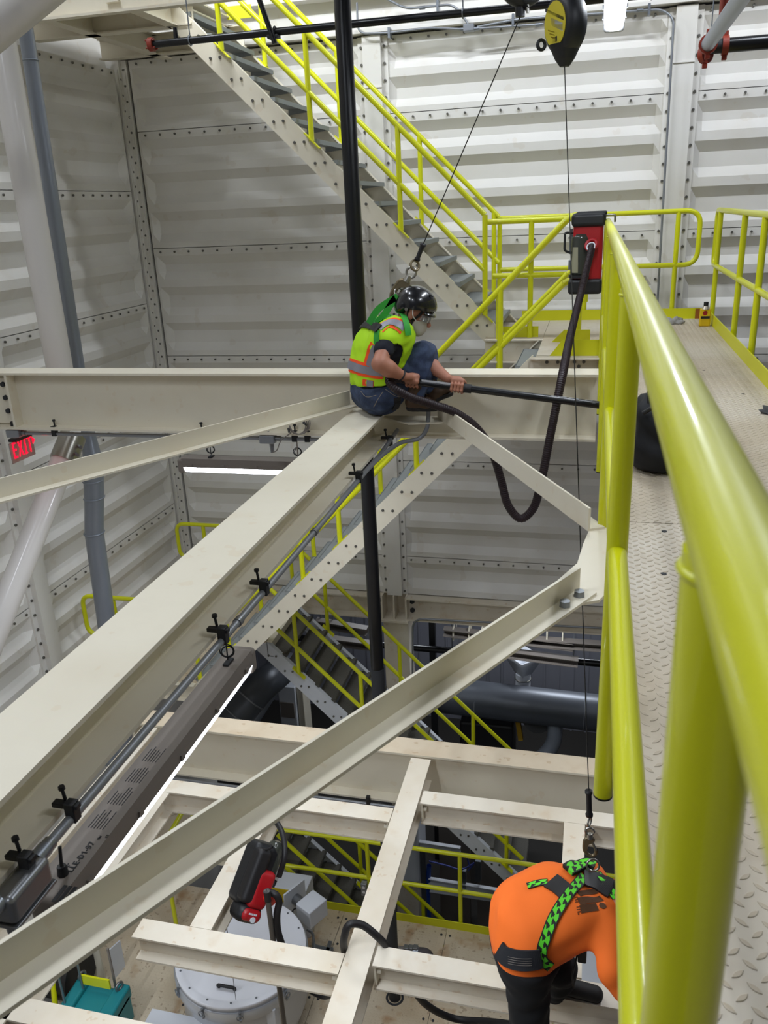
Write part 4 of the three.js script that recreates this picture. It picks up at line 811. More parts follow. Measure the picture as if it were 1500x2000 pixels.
// ------------------------------------------------------------------ the vessel with the round lid and the gear around it
{
  const t = thing('round_vessel', 'round grey vessel with a glossy white lid below the lower frame', 'vessel');
  const c = V(-3.2, -7.0, -5.75), R0 = .66;
  part(t, 'lid', lathe([[0, .012], [R0 * .86, .0], [R0 * .9, .012], [R0 * .985, .012], [R0, 0], [R0, -.05], [0, -.05]].reverse(), 64, c), M.lid);
  part(t, 'rim', lathe([[R0 - .02, -.05], [R0 + .015, -.05], [R0 + .015, -.17], [R0 - .02, -.17]].reverse(), 64, c), M.drum);
  part(t, 'body', lathe([[R0 - .03, -.17], [R0 - .03, -.62], [R0 - .12, -.88], [0, -.88]].reverse(), 64, c), M.drum);
  part(t, 'foot', [0, 1, 2, 3].map((i) => rod(V(c.x + .5 * Math.cos(i * 1.57 + .8), PLAT, c.z + .5 * Math.sin(i * 1.57 + .8)), V(c.x + .5 * Math.cos(i * 1.57 + .8), -7.5, c.z + .5 * Math.sin(i * 1.57 + .8)), .04, .04, 10)), M.drum);
  part(t, 'lid_handle', pipe([V(c.x - .04, -7.0, c.z + .44), V(c.x - .05, -6.95, c.z + .46), V(c.x + .13, -6.95, c.z + .46), V(c.x + .12, -7.0, c.z + .44)], .016, .03, 10), M.rubber, { label: 'black lid handle' });
  for (let i = 0; i < 16; i++) { const a = i * .3927 + .15; part(t, 'rivet', rod(V(c.x + (R0 - .05) * Math.cos(a), -6.99, c.z + (R0 - .05) * Math.sin(a)), V(c.x + (R0 - .05) * Math.cos(a), -6.98, c.z + (R0 - .05) * Math.sin(a)), .01, .01, 8), M.zinc); }
  for (const a of [1.2, 1.75, .5, 2.3, -.2]) { const p = V(c.x + (R0 + .02) * Math.cos(a), -7.08, c.z + (R0 + .02) * Math.sin(a)), n = V(Math.cos(a), 0, Math.sin(a)); const l = part(t, 'latch', [rod(p.clone().add(V(0, -.07, 0)), p.clone().add(V(0, .05, 0)), .012, .012, 8), torus(p.clone().addScaledVector(n, .02), n, .03, .006, 16, 6)], M.zinc); }
  const f = part(t, 'side_flange', [bx(c.x + .42, c.x + .52, -7.6, -7.15, c.z + .36, c.z + .46, .01)], M.whitePaint);
  part(t, 'bracket_plate', [bx(c.x - .75, c.x + .05, -7.35, -7.33, c.z + .55, c.z + .78), bx(c.x - .75, c.x + .05, -7.5, -7.33, c.z + .76, c.z + .78)], M.whitePaint);
}
{
  const t = thing('control_box', 'white square control box on a plate behind the round lid', 'box');
  const c = at(594, 1768, 'z', -6.55);
  const q = new THREE.Matrix4().makeRotationY(-.5).setPosition(c);
  part(t, 'back_plate', bx(-.16, -.14, -.28, .16, -.15, .15).applyMatrix4(q), M.whitePaint);
  part(t, 'housing', bx(.02, .24, -.08, .14, -.13, .13, .012).applyMatrix4(q), M.whitePaint);
  part(t, 'motor', rod(V(-.14, 0, 0), V(.03, 0, 0), .06, .06, 18).applyMatrix4(q), M.cast);
  part(t, 'cable', curvePipe([V(.02, .03, .08), V(-.03, .02, .12), V(-.05, -.1, .14), V(0, -.18, .14)].map((v) => v.applyMatrix4(q)), .008, 24, 8), M.rubber);
  part(t, 'stand', bx(-.18, -.14, PLAT - c.y, -.2, -.05, .05).applyMatrix4(q), M.whitePaint);
}
{
  const t = thing('warning_panel', 'white box with a yellow warning label behind the hanging red vacuum', 'box');
  const c = at(556, 1742, 'z', -6.85);
  part(t, 'housing', bx(c.x - .1, c.x + .28, PLAT, c.y + .1, c.z - .2, c.z + .05, .01), M.whitePaint);
  part(t, 'label', bx(c.x - .13, c.x + .12, c.y - .1, c.y + .09, c.z + .05, c.z + .055), std({ color: 0xe0c21a, roughness: .5 }), { label: 'yellow warning label' });
  part(t, 'black_border', bx(c.x + .12, c.x + .135, c.y - .1, c.y + .09, c.z + .05, c.z + .056), M.plastic);
}
{
  const t = thing('strut_bracket', 'grey strut bracket standing on the lower deck right of the round lid', 'bracket');
  const P = (x, y, h) => at(x, y, 'y', PLAT + h);
  parts(t, 'strut', [profile(P(612, 1843, .12), P(648, 1852, .12), cPts(.05, .04, .005, .005)), profile(P(648, 1838, .12), P(640, 1868, .12), cPts(.05, .04, .005, .005)), profile(P(602, 1858, .12), P(640, 1868, .12), cPts(.05, .04, .005, .005))], M.zinc);
  parts(t, 'leg', [[612, 1843], [648, 1852], [640, 1868]].map(([x, y]) => { const p = P(x, y, .1); return rod(V(p.x, PLAT, p.z), p, .02, .02, 8); }), M.zinc);
  part(t, 'tube', pipe([P(616, 1870, .3), P(611, 1822, .35), P(600, 1816, .35)], .016, .06, 8), M.conduit);
}
{
  const t = thing('drain_pipe', 'short dark elbow pipe with a clamped coupling on the lower deck beside the centre beam', 'pipe');
  const P = (x, y, h = .18) => at(x, y, 'y', PLAT + h);
  const a = P(735, 1856), b = P(838, 1862), c = V(b.x, PLAT, b.z + .02);
  part(t, 'grey_run', rod(a, P(795, 1859), .058, .058, 18), M.lampShell);
  part(t, 'elbow', pipe([P(812, 1860), b, c], .056, .14, 18), std({ color: 0x4b4548, roughness: .6 }));
  const k = part(t, 'coupling', rod(P(790, 1859), P(817, 1861), .07, .07, 18), M.zinc);
  parts(k, 'bolt', [794, 803, 812].map((x) => { const p = P(x, 1859).add(V(0, .07, 0)); return bx(p.x - .025, p.x + .025, p.y - .02, p.y + .02, p.z - .02, p.z + .04, .005); }), M.cast);
  part(t, 'support', bx(a.x + .08, a.x + .11, PLAT, a.y + .55, a.z - .08, a.z + .02), M.beam);
}
{
  const t = thing('machine_casing', 'white machine casing below the bending worker on the lower deck', 'casing');
  const p = at(1140, 1900, 'y', PLAT + .8);
  part(t, 'top_panel', bx(p.x - .12, p.x + 1.0, PLAT + .02, PLAT + .8, p.z - .55, p.z + 1.0, .01), M.whitePaint);
  part(t, 'side_post', bx(p.x - .36, p.x - .13, PLAT, PLAT + .8, p.z - .4, p.z - .25, .008), M.beam);
}
// gear in the lower left corner
{
  const t = thing('upright_panel', 'olive upright steel panel with pale side flange at the lower left beyond the teal gearbox', 'panel');
  const a = at(205, 1912, 'y', PLAT), b = at(222, 1912, 'y', PLAT), c = at(243, 1886, 'y', PLAT), d = at(238, 1985, 'y', PLAT);
  part(t, 'sheet', bx(Math.max(a.x - .5, XL + .14), a.x, PLAT, PLAT + .75, a.z - .02, a.z), M.beam);
  part(t, 'side_flange', plate([[0, 0], [b.distanceTo(c), 0], [b.distanceTo(c), .38], [0, .42]], .015, b, c.clone().sub(b), UP), M.whitePaint);
  part(t, 'edge_rod', rod(d, V(d.x, PLAT + .95, d.z), .013, .013, 8), M.lampShell);
}
{
  const t = thing('gearbox', 'teal gearbox housing with lifting eyes in the lower left corner', 'gearbox');
  const c = at(172, 1966, 'y', PLAT + .45);
  part(t, 'housing', [bx(c.x - .28, c.x + .3, PLAT + .02, PLAT + .4, c.z - .3, c.z + .4, .04), bx(c.x - .3, c.x - .16, PLAT + .3, PLAT + .46, c.z - .32, c.z + .4, .03), bx(c.x + .14, c.x + .3, PLAT + .3, PLAT + .46, c.z - .32, c.z + .4, .03)], M.teal);
  parts(t, 'lifting_eye', [[-.24, -.28], [.22, -.24]].map(([x, z]) => torus(V(c.x + x, PLAT + .5, c.z + z), V(1, 0, .3), .04, .014, 18, 8)), M.cast);
  const r = thing('hanger_rods', 'two thin grey rods rising beside the teal gearbox', 'rod');
  parts(r, 'rod', [[127, 1960, 117, 1910], [162, 1930, 152, 1885]].map(([x, y]) => { const p = at(x, y, 'y', PLAT + .45); return rod(V(p.x, PLAT, p.z), V(p.x, PLAT + 1.6, p.z), .012, .012, 8); }), M.zinc);
  const g = thing('belt_guard', 'black drum with yellow guard bars behind the teal gearbox', 'guard');
  const p = at(135, 1930, 'y', PLAT + .4);
  part(g, 'drum', rod(V(Math.max(p.x - .5, XL + .12), PLAT + .35, p.z - .25), V(p.x - .02, PLAT + .35, p.z - .25), .3, .3, 28), M.rubber);
  parts(g, 'bar', [pipe([V(p.x - .12, PLAT + .05, p.z + .15), V(p.x - .2, PLAT + .85, p.z - .1), V(Math.max(p.x - .6, XL + .15), PLAT + .8, p.z + .2)], .03, .1, 10), bx(p.x + .16, p.x + .5, PLAT + .5, PLAT + .62, p.z - .02, p.z + .0)], M.yellow);
}

// ------------------------------------------------------------------ the open bay behind, under the base beam
{
  const t = thing('bay_column', 'cream column under the base beam behind the lower stair', 'column'); t.userData.kind = 'thing';
  part(t, 'shaft', [bx(-2.6, -2.25, -11.2, -5.24, -9.98, -9.7, .006)], M.dusty);
  const P = (x, y, z = -12.2) => at(x, y, 'z', z);
  const d = thing('large_duct', 'large dark grey round duct running level across the open bay', 'duct');
  const a = P(860, 1356), b = P(1200, 1360);
  part(d, 'tube', rod(V(a.x - .3, a.y, -12.2), V(b.x + 1.5, a.y - .12, -12.2), .31, .31, 36), M.darkDuct);
  parts(d, 'joint_ring', [1143, 930].map((x) => torus(V(P(x, 1356).x, a.y - .06, -12.2), V(1, -.03, 0), .313, .014, 36, 6)), M.conduit);
  part(d, 'drop_leg', pipe([V(P(1085, 1395).x, a.y - .25, -12.1), V(P(1085, 1395).x, a.y - .75, -12.1), V(P(1040, 1455).x, a.y - 1.15, -12.0), V(P(935, 1450).x - .6, a.y - 1.05, -11.9)], .13, .45, 20), M.duct);
  const h = thing('hopper', 'pale hopper with a round spout above the large duct', 'hopper');
  const hp = P(1022, 1300, -12.7);
  part(h, 'cone', lathe([[.12, -.2], [.3, .12], [.34, .2], [.3, .2], [.1, -.2]], 4, hp), M.whitePaint); part(h, 'spout', rod(hp.clone().add(V(0, -.5, 0)), hp.clone().add(V(0, -.15, 0)), .13, .13, 22), M.whitePaint);
  part(h, 'clamp_ring', torus(hp.clone().add(V(0, -.25, 0)), UP, .135, .012, 24, 6), M.steel);
  const s = thing('tray_supports', 'pale shelf-like channel racks high in the open bay', 'rack');
  parts(s, 'channel', [[868, 1222, 1120, 1250], [975, 1262, 1130, 1282], [1000, 1238, 1190, 1252], [620, 1205, 720, 1222], [610, 1235, 740, 1252]].map(([x0, y0, x1, y1]) => profile(P(x0, y0, -11.2), P(x1, y1, -11.2), cPts(.12, .14, .01, .01))), M.lampShell);
  parts(s, 'divider', [890, 920, 945, 1030, 1070, 1100].map((x) => { const p = P(x, 1225, -11.35); return bx(p.x - .01, p.x + .01, p.y - .1, p.y + .1, -11.4, -11.1); }), M.beam);
  parts(s, 'hanger', [[890, 1224], [1100, 1248], [985, 1264], [1120, 1280], [650, 1210], [630, 1238], [1180, 1250]].map(([x, y]) => { const p = P(x, y, -11.2); return rod(p, V(p.x, -4.6, p.z), .012, .012, 6); }), M.zinc);
  const k = thing('black_pipe', 'black pipe running level across the open bay', 'pipe');
  const k0 = P(812, 1264, -11.6), k1 = P(1200, 1290, -11.6);
  part(k, 'tube', rod(V(k0.x - 2.2, k0.y, -11.6), V(k1.x + 1, k0.y - .03, -11.6), .055, .055, 14), M.black); parts(k, 'hanger', [k0.x - 1, k0.x + .6, k1.x - .2].map((x) => rod(V(x, k0.y, -11.6), V(x, -4.6, -11.6), .01, .01, 6)), M.zinc);
  const c2 = thing('bay_post', 'black steel post standing behind the large duct', 'post');
  part(c2, 'shaft', ibeam(V(P(1088, 1270, -12.9).x, -5.3, -12.9), V(P(1088, 1270, -12.9).x, -11.2, -12.9), .22, .22).translate(0, 0, 0), M.plastic);
  const c3 = thing('bay_post', 'thin dark post beside the cream bay column', 'post');
  part(c3, 'shaft', bx(P(845, 1250, -11.8).x - .05, P(845, 1250, -11.8).x + .05, -11.2, -4.7, -11.85, -11.75), M.plastic);
  const m = thing('belt_machine', 'dark square machine with a yellow frame under the large duct', 'machine');
  const mp = P(960, 1412, -12.6);
  part(m, 'drum', bx(mp.x - .5, mp.x + .42, -11.1, mp.y + .3, -12.9, -12.1, .05), M.rubber);
  part(m, 'frame', [P(1012, 1410, -12.3)].map((p) => orient(bx(-.04, .04, -.35, .35, -.05, .05), V(1, .15, 0).normalize(), V(-.15, 1, 0).normalize(), V(0, 0, 1), p)), std({ color: 0xb28a1c, roughness: .6 }));
  part(m, 'flywheel', rod(P(1050, 1402, -12.7), P(1050, 1402, -12.3), .26, .26, 26), M.plastic);
  const q = thing('bay_duct', 'dark ribbed duct elbow at the left of the open bay beside the long lamp', 'duct');
  part(q, 'tube', pipe([P(440, 1425, -9.0), P(505, 1345, -9.4), P(560, 1300, -10.6)], .23, .4, 26), M.darkDuct);
  parts(q, 'joint_ring', [[0, .35], [0, .75]].map(([, u]) => { const a1 = P(440, 1425, -9.0).lerp(P(505, 1345, -9.4), u); return torus(a1, P(505, 1345, -9.4).sub(P(440, 1425, -9.0)), .232, .012, 32, 6); }), M.conduit);
  const w = thing('bay_cabinet', 'pale grey cabinet standing in the dark bay below the lower stair', 'cabinet');
  const wp = P(562, 1370, -12.5);
  part(w, 'housing', bx(wp.x - .18, wp.x + .16, -11.2, wp.y + .32, -12.9, -12.5, .02), M.whitePaint); part(w, 'side', bx(wp.x + .17, wp.x + .3, -11.2, wp.y + .3, -12.9, -12.55, .02), M.beam); part(w, 'lower_panel', bx(wp.x - .15, wp.x + .12, wp.y - .35, wp.y - .02, -12.5, -12.48), M.lampShell);
  const v = thing('bay_brace', 'grey slanting brace beside the dark ribbed duct', 'brace');
  part(v, 'bar', rod(P(495, 1415, -10.2), P(556, 1320, -10.4), .06, .06, 4), M.duct); part(v, 'post', rod(V(P(495, 1415, -10.2).x, -11.2, -10.2), P(495, 1415, -10.2), .06, .06, 4), M.duct);
  const u = thing('cable_tray', 'silver cable tray with blue cables behind the lower deck railing', 'tray');
  const z = -9.6, T = (x, y) => at(x, y, 'z', z);
  parts(u, 'rail', [[838, 1712, 1010, 1740], [820, 1640, 900, 1652], [840, 1727, 1010, 1752]].map(([x0, y0, x1, y1]) => profile(T(x0, y0), T(x1, y1), cPts(.1, .06, .008, .008))), M.whitePaint);
  parts(u, 'upright', [[826, 1660, 826, 1790], [934, 1680, 934, 1720], [905, 1700, 905, 1745]].map(([x0, y0, x1, y1]) => { const a2 = T(x0, y0), b2 = T(x1, y1); return bx(a2.x - .04, a2.x + .04, b2.y, a2.y, z - .05, z + .03); }), M.zinc);
  part(u, 'blue_cable', curvePipe([T(838, 1690), T(836, 1740), T(838, 1800)], .035, 30, 10), std({ color: 0x23489a, roughness: .5 }), { label: 'blue cable' });
  parts(u, 'loop_cable', [curvePipe([T(838, 1682), T(870, 1690), T(900, 1698), T(920, 1690)], .012, 40, 8), curvePipe([T(912, 1675), T(918, 1690), T(926, 1685), T(915, 1700)], .012, 40, 8)], std({ color: 0x4550a0, roughness: .5 }));
  const e = thing('white_casing', 'white rounded machine casing behind the lower deck railing', 'casing');
  part(e, 'body', bx(T(793, 1700).x - .1, T(822, 1700).x, -9.6, -7.05, z - .5, z + .1, .08), M.whitePaint);
  const e2 = thing('back_panels', 'row of pale panels in the dark behind the lower deck railing', 'panel');
  parts(e2, 'panel', [[870, 1700], [950, 1690]].map(([x, y]) => { const p = T(x, y); return bx(p.x - .25, p.x + .25, -11.2, p.y + .35, z - .9, z - .8, .01); }), M.lampShell);
}

// ------------------------------------------------------------------ people: distance fields meshed, clothes as fields of their own
const smin = (a, b, k) => { const h = Math.max(k - Math.abs(a - b), 0) / k; return Math.min(a, b) - h * h * k * .25; };
const cap = (a, b, ra, rb = ra) => { const d = b.clone().sub(a), l2 = d.lengthSq(); return (p) => { const x = p.x - a.x, y = p.y - a.y, z = p.z - a.z, t = Math.min(1, Math.max(0, (x * d.x + y * d.y + z * d.z) / l2)); const u = x - d.x * t, v = y - d.y * t, w = z - d.z * t; return Math.sqrt(u * u + v * v + w * w) - (ra + (rb - ra) * t); }; };
const ell = (c, ex, ey, ez, rx, ry, rz) => (p) => { const x = p.x - c.x, y = p.y - c.y, z = p.z - c.z; const a = (x * ex.x + y * ex.y + z * ex.z) / rx, b = (x * ey.x + y * ey.y + z * ey.z) / ry, d = (x * ez.x + y * ez.y + z * ez.z) / rz; return (Math.sqrt(a * a + b * b + d * d) - 1) * Math.min(rx, ry, rz); };
const union = (k, ...f) => (p) => { let r = f[0](p); for (let i = 1; i < f.length; i++) r = smin(r, f[i](p), k); return r; };
const inflate = (f, d) => (p) => f(p) - d;
const cut = (f, o, n) => (p) => Math.max(f(p), (p.x - o.x) * n.x + (p.y - o.y) * n.y + (p.z - o.z) * n.z);   // keeps the side against n
const minus = (f, g) => (p) => Math.max(f(p), -g(p));
const wrinkle = (f, a, s) => (p) => f(p) + a * (Math.sin(p.x * s + 2.1 * Math.sin(p.y * s * .7)) * Math.sin(p.y * s * .9 + p.z * s * .6) + .5 * Math.sin(p.z * s * 1.7 + p.y * s * 1.3));
function grad(f, p, e = .002) {
  const q = p.clone(); const g = V(0, 0, 0);
  for (const k of ['x', 'y', 'z']) { q[k] = p[k] + e; const a = f(q); q[k] = p[k] - e; g[k] = a - f(q); q[k] = p[k]; }
  return g.normalize();
}
function field(f, lo, hi, cell) {
  const c = lo.clone().add(hi).multiplyScalar(.5), s = hi.clone().sub(lo), n = Math.ceil(Math.max(s.x, s.y, s.z) / cell) + 6, half = n / 2;
  const mc = new MarchingCubes(n, new THREE.MeshBasicMaterial(), false, false, 260000), F0 = mc.field, p = V(0, 0, 0);
  F0.fill(-1);
  const hx = s.x / 2 + 2 * cell, hy = s.y / 2 + 2 * cell, hz = s.z / 2 + 2 * cell;
  for (let k = 1; k < n - 1; k++) { const z = (k - half) * cell; if (Math.abs(z) > hz) continue; p.z = c.z + z;
    for (let j = 1; j < n - 1; j++) { const y = (j - half) * cell; if (Math.abs(y) > hy) continue; p.y = c.y + y;
      for (let i = 1; i < n - 1; i++) { const x = (i - half) * cell; if (Math.abs(x) > hx) continue; p.x = c.x + x; F0[n * n * k + n * j + i] = -f(p); } } }
  mc.isolation = 0; mc.update();
  const cnt = mc.count, pos = new Float32Array(cnt * 3);
  for (let i = 0; i < cnt; i++) { pos[3 * i] = c.x + mc.positionArray[3 * i] * half * cell; pos[3 * i + 1] = c.y + mc.positionArray[3 * i + 1] * half * cell; pos[3 * i + 2] = c.z + mc.positionArray[3 * i + 2] * half * cell; }
  let g = new THREE.BufferGeometry(); g.setAttribute('position', new THREE.BufferAttribute(pos, 3)); g = mergeVertices(g, cell * .02);
  const P = g.attributes.position, N = new Float32Array(P.count * 3), q = V(0, 0, 0);
  for (let i = 0; i < P.count; i++) { q.fromBufferAttribute(P, i); const v = grad(f, q, cell * .5); N.set([v.x, v.y, v.z], 3 * i); }
  g.setAttribute('normal', new THREE.BufferAttribute(N, 3));
  const I = g.index.array, a = V(0, 0, 0), b = V(0, 0, 0), d = V(0, 0, 0);
  for (let i = 0; i < I.length; i += 3) { a.fromBufferAttribute(P, I[i]); b.fromBufferAttribute(P, I[i + 1]).sub(a); d.fromBufferAttribute(P, I[i + 2]).sub(a); b.cross(d); const k = I[i]; if (b.x * N[3 * k] + b.y * N[3 * k + 1] + b.z * N[3 * k + 2] < 0) { const t = I[i + 1]; I[i + 1] = I[i + 2]; I[i + 2] = t; } }
  return g;
}
// first point of a field's skin along the line of sight through a pixel
function hit(f, px, py, near = 2.5, far = 7) {
  const d = V(px - 750, 1000 - py, -F).applyQuaternion(camQ).normalize(); let t = near;
  for (let i = 0; i < 160 && t < far; i++) { const p = d.clone().multiplyScalar(t), s = f(p); if (s < .0006) return p; t += Math.max(s * .7, .0008); }
  // no crossing: the nearest approach, settled on the skin
  let best = 9, bp = d.clone().multiplyScalar(near); for (t = near; t < far; t += .01) { const p = d.clone().multiplyScalar(t), s = f(p); if (s < best) { best = s; bp = p; } }
  for (let i = 0; i < 12; i++) bp.addScaledVector(grad(f, bp), -f(bp) * .8); return bp;
}
// a flat webbing laid on a field along points, uv: u along in metres, v across
function ribbon(f, pts, w, lift, n = 40, th = .0025, free = false) {
  const c = new THREE.CatmullRomCurve3(pts, false, 'centripetal'), pos = [], uv = [], idx = []; let L = 0, last = null;
  for (let i = 0; i <= n; i++) {
    const p = c.getPoint(i / n); if (!free) for (let k = 0; k < 6; k++) p.addScaledVector(grad(f, p), -(f(p)) * .8);
    const N = grad(f, p), T = c.getTangent(i / n), S = T.clone().cross(N).normalize(); if (last) L += p.distanceTo(last); last = p.clone();
    for (const [s, h] of [[-1, 0], [-1, 1], [1, 1], [1, 0]]) {
      const q = p.clone().addScaledVector(S, s * w / 2); if (!free) for (let k = 0; k < 4; k++) q.addScaledVector(grad(f, q), -f(q) * .8);
      q.addScaledVector(grad(f, q), lift + h * th); pos.push(q.x, q.y, q.z); uv.push(L / .1, s < 0 ? 0 : 1);
    }
    if (i) { const a = 4 * (i - 1), b = 4 * i; for (const [m, k] of [[0, 1], [1, 2], [2, 3], [3, 0]]) idx.push(a + m, b + m, a + k, a + k, b + m, b + k); }
  }
  idx.push(0, 1, 2, 0, 2, 3); const e = 4 * n; idx.push(e, e + 2, e + 1, e, e + 3, e + 2);
  const g = new THREE.BufferGeometry(); g.setAttribute('position', new THREE.Float32BufferAttribute(pos, 3)); g.setAttribute('uv', new THREE.Float32BufferAttribute(uv, 2)); g.setIndex(idx);
  const h = g.toNonIndexed(); h.computeVertexNormals(); return keepUV(h);
}
// a hand closed round a rod: c on the rod's axis, w along it, n from the axis to the palm, s the turning sense of the fingers
function gripField(c, w, n, s, wrist, R0) {
  const m = w.clone().cross(n).multiplyScalar(s), list = [], on = (a, o, r) => c.clone().addScaledVector(w, o).addScaledVector(n, Math.cos(a) * r).addScaledVector(m, Math.sin(a) * r);
  const fr = [.0092, .0096, .0092, .008], rf = R0 + .0095, fingers = [];
  for (let i = 0; i < 4; i++) { const o = (i - 1.5) * .0205, e = [3.5, 3.75, 3.7, 3.4][i]; const pts = [.35, 1.25, 2.3, e].map((a) => on(a, o, rf)); fingers.push(union(.006, cap(pts[0], pts[1], fr[i] * 1.08, fr[i] * 1.02), cap(pts[1], pts[2], fr[i], fr[i] * .95), cap(pts[2], pts[3], fr[i] * .93, fr[i] * .82))); }
  const palm = union(.02, cap(on(.3, -.028, R0 + .018), on(.3, .03, R0 + .018), .0165, .0175), cap(on(-.5, -.022, R0 + .022), on(-.5, .026, R0 + .022), .016, .019), cap(on(-.2, -.0, R0 + .024), wrist, .0225, .027));
  const thumb = union(.008, cap(on(-.45, -.036, R0 + .018), on(-1.2, -.046, R0 + .013), .0135, .0115), cap(on(-1.2, -.046, R0 + .013), on(-2.2, -.036, R0 + .011), .0108, .0092));
  return (p) => { let d = fingers[0](p); for (let i = 1; i < 4; i++) d = Math.min(d, fingers[i](p)); return smin(smin(d, palm(p), .008), thumb(p), .008); };
}
const skin = std({ color: 0xa9715a, roughness: .55 });
const boundsOf = (pts, r) => { const b = new THREE.Box3().setFromPoints(pts); b.expandByScalar(r); return b; };
const J = (x, y, z) => at(x, y, 'z', z);

{ // ---------------------------------------------------------------- the seated worker
  const t = thing('person', 'worker in lime safety vest and black helmet sitting on the big beam', 'person');
  const Rt = V(.57, 0, .82), Hd = V(.82, 0, -.57);
  const pel = J(733, 762, -5.0), wai = J(730, 722, -5.0), che = J(746, 678, -4.99), upp = J(764, 648, -4.98), nek = J(786, 636, -4.98), skl = J(812, 604, -4.98);
  const off = (p, s) => p.clone().addScaledVector(Rt, s);
  const shR = J(757, 658, -4.84), elR = J(741, 711, -4.66), wrR = J(790, 736, -4.76);
  const shL = off(upp, -.17).add(V(.02, -.03, 0)), elL = J(826, 702, -5.06), wrL = J(877, 741, -4.93);
  const hipR = off(pel, .09).add(V(.03, -.01, 0)), knR = J(822, 694, -4.99), anR = J(813, 772, -4.92);
  const hipL = off(pel, -.09).add(V(.03, -.01, 0)), knL = J(829, 692, -5.08), anL = J(838, 760, -5.02);
  const tor = (r) => union(.08, cap(off(pel, .075), off(wai, .075), .118 + r, .105 + r), cap(off(pel, -.075), off(wai, -.075), .118 + r, .105 + r), cap(off(wai, .07), off(che, .085), .105 + r, .112 + r), cap(off(wai, -.07), off(che, -.085), .105 + r, .112 + r), cap(off(che, .085), off(upp, .1), .11 + r, .075 + r), cap(off(che, -.085), off(upp, -.1), .11 + r, .075 + r), cap(off(upp, .1), off(shR, 0), .072 + r, .06 + r));
  const armR = union(.03, cap(shR, elR, .053, .041), cap(elR, elR.clone().lerp(wrR, .35), .041, .045), cap(elR.clone().lerp(wrR, .35), wrR, .045, .027));
  const armL = union(.03, cap(shL, elL, .053, .041), cap(elL, elL.clone().lerp(wrL, .35), .041, .044), cap(elL.clone().lerp(wrL, .35), wrL, .044, .027));
  const leg = (h, k, a, r) => union(.04, cap(h, k, .088 + r, .06 + r), cap(k, k.clone().lerp(a, .4), .058 + r, .055 + r), cap(k.clone().lerp(a, .4), a, .054 + r, .04 + r));
  const neck = cap(nek.clone().addScaledVector(V(-.3, -.6, 0), .06), J(806, 625, -4.98), .058, .054);
  const body = union(.03, tor(-.012), armR, armL, leg(hipR, knR, anR, -.008), leg(hipL, knL, anL, -.008), neck);
  const all = boundsOf([pel, wai, che, upp, nek, shR, elR, wrR, shL, elL, wrL, knR, anR, knL, anL], .14);
  // head in its own frame: fw faces, dn towards the chin
  const fw = V(.86, -.45, -.12).normalize(), sd = V(.12, 0, .98).addScaledVector(fw, -V(.12, 0, .98).dot(fw)).normalize(), hu = sd.clone().cross(fw).normalize();
  const h = (a, b, c) => skl.clone().addScaledVector(fw, a).addScaledVector(hu, b).addScaledVector(sd, c);
  const ear = union(.006, ell(h(-.012, -.028, .078), fw, hu, sd, .02, .033, .011), cap(h(-.02, -.005, .084), h(-.005, -.05, .08), .006, .006));
  const headF = union(.022, ell(h(-.01, .01, 0), fw, hu, sd, .098, .09, .077), ell(h(.022, -.06, 0), fw, hu, sd, .068, .062, .058), cap(h(.07, -.1, -.012), h(.07, -.1, .012), .024, .024), cap(h(-.005, -.085, .045), h(.06, -.105, .015), .02, .018), cap(h(-.005, -.085, -.045), h(.06, -.105, -.015), .02, .018));
  const faceF = minus(minus(union(.012, headF, cap(h(.084, -.02, 0), h(.112, -.052, 0), .009, .0145), cap(h(.08, -.004, -.03), h(.08, -.004, .03), .011, .011), cap(h(.086, -.086, -.016), h(.086, -.086, .016), .008, .008), ear, ell(h(-.012, -.028, -.078), fw, hu, sd, .02, .033, .011)), ell(h(.09, -.02, .03), fw, hu, sd, .013, .009, .014)), ell(h(.09, -.02, -.03), fw, hu, sd, .013, .009, .014));
  const eye = (c) => ell(h(.079, -.021, c), fw, hu, sd, .012, .012, .012);
  const headG = field(union(.02, faceF, cap(nek, h(-.03, -.06, 0), .052, .052)), skl.clone().subScalar(.16), skl.clone().addScalar(.16), .0035);
  // hands on the wand
  const wa = at(812, 746, 'z', -4.86), wb = at(1170, 791, 'z', -4.86), wd = wb.clone().sub(wa).normalize(), onWand = (px) => { const p = at(px, 746 + (px - 812) * .1257, 'z', -4.86); return p; };
  const cR = onWand(806), cL = onWand(893);
  const nR = V(-.1, .55, .83).addScaledVector(wd, .0), nR2 = nR.clone().addScaledVector(wd, -nR.dot(wd)).normalize();
  const nL = V(-.1, .9, -.35), nL2 = nL.clone().addScaledVector(wd, -nL.dot(wd)).normalize();
  const handR = gripField(cR, wd, nR2, 1, wrR, .0215), handL = gripField(cL, wd.clone().negate(), nL2, -1, wrL, .0215);
  const gR = field(handR, boundsOf([cR, wrR], .06).min, boundsOf([cR, wrR], .06).max, .0032), gL = field(handL, boundsOf([cL, wrL], .06).min, boundsOf([cL, wrL], .06).max, .0032);
  part(t, 'body', [field(body, all.min, all.max, .011), headG, gR, gL], skin);
  part(t, 'eye', field(eye(.03), h(.079, -.02, .03).subScalar(.02), h(.079, -.02, .03).addScalar(.02), .003), M.white);
  // clothes
  const navy = std({ color: 0x101320, roughness: .9 }), denimTex = tex(256, (u, v) => { const a = fbm(u * 6, v * 6, 6, 301, 4), b = hash(Math.floor(u * 256), Math.floor(v * 128), 5); const k = mix([42, 53, 78], [70, 84, 112], clamp((a - .35) * 1.6)); return k.map((x) => clamp(x + (b - .5) * 14, 0, 255)); }, true, 4);
  const denim = std({ map: denimTex, roughness: .9 }), lime = std({ color: 0xb6ea12, roughness: .75, emissive: 0x000000 }), orange = std({ color: 0xff5518, roughness: .7 }), reflect = std({ color: 0x8b8a94, roughness: .45, metalness: .2 });
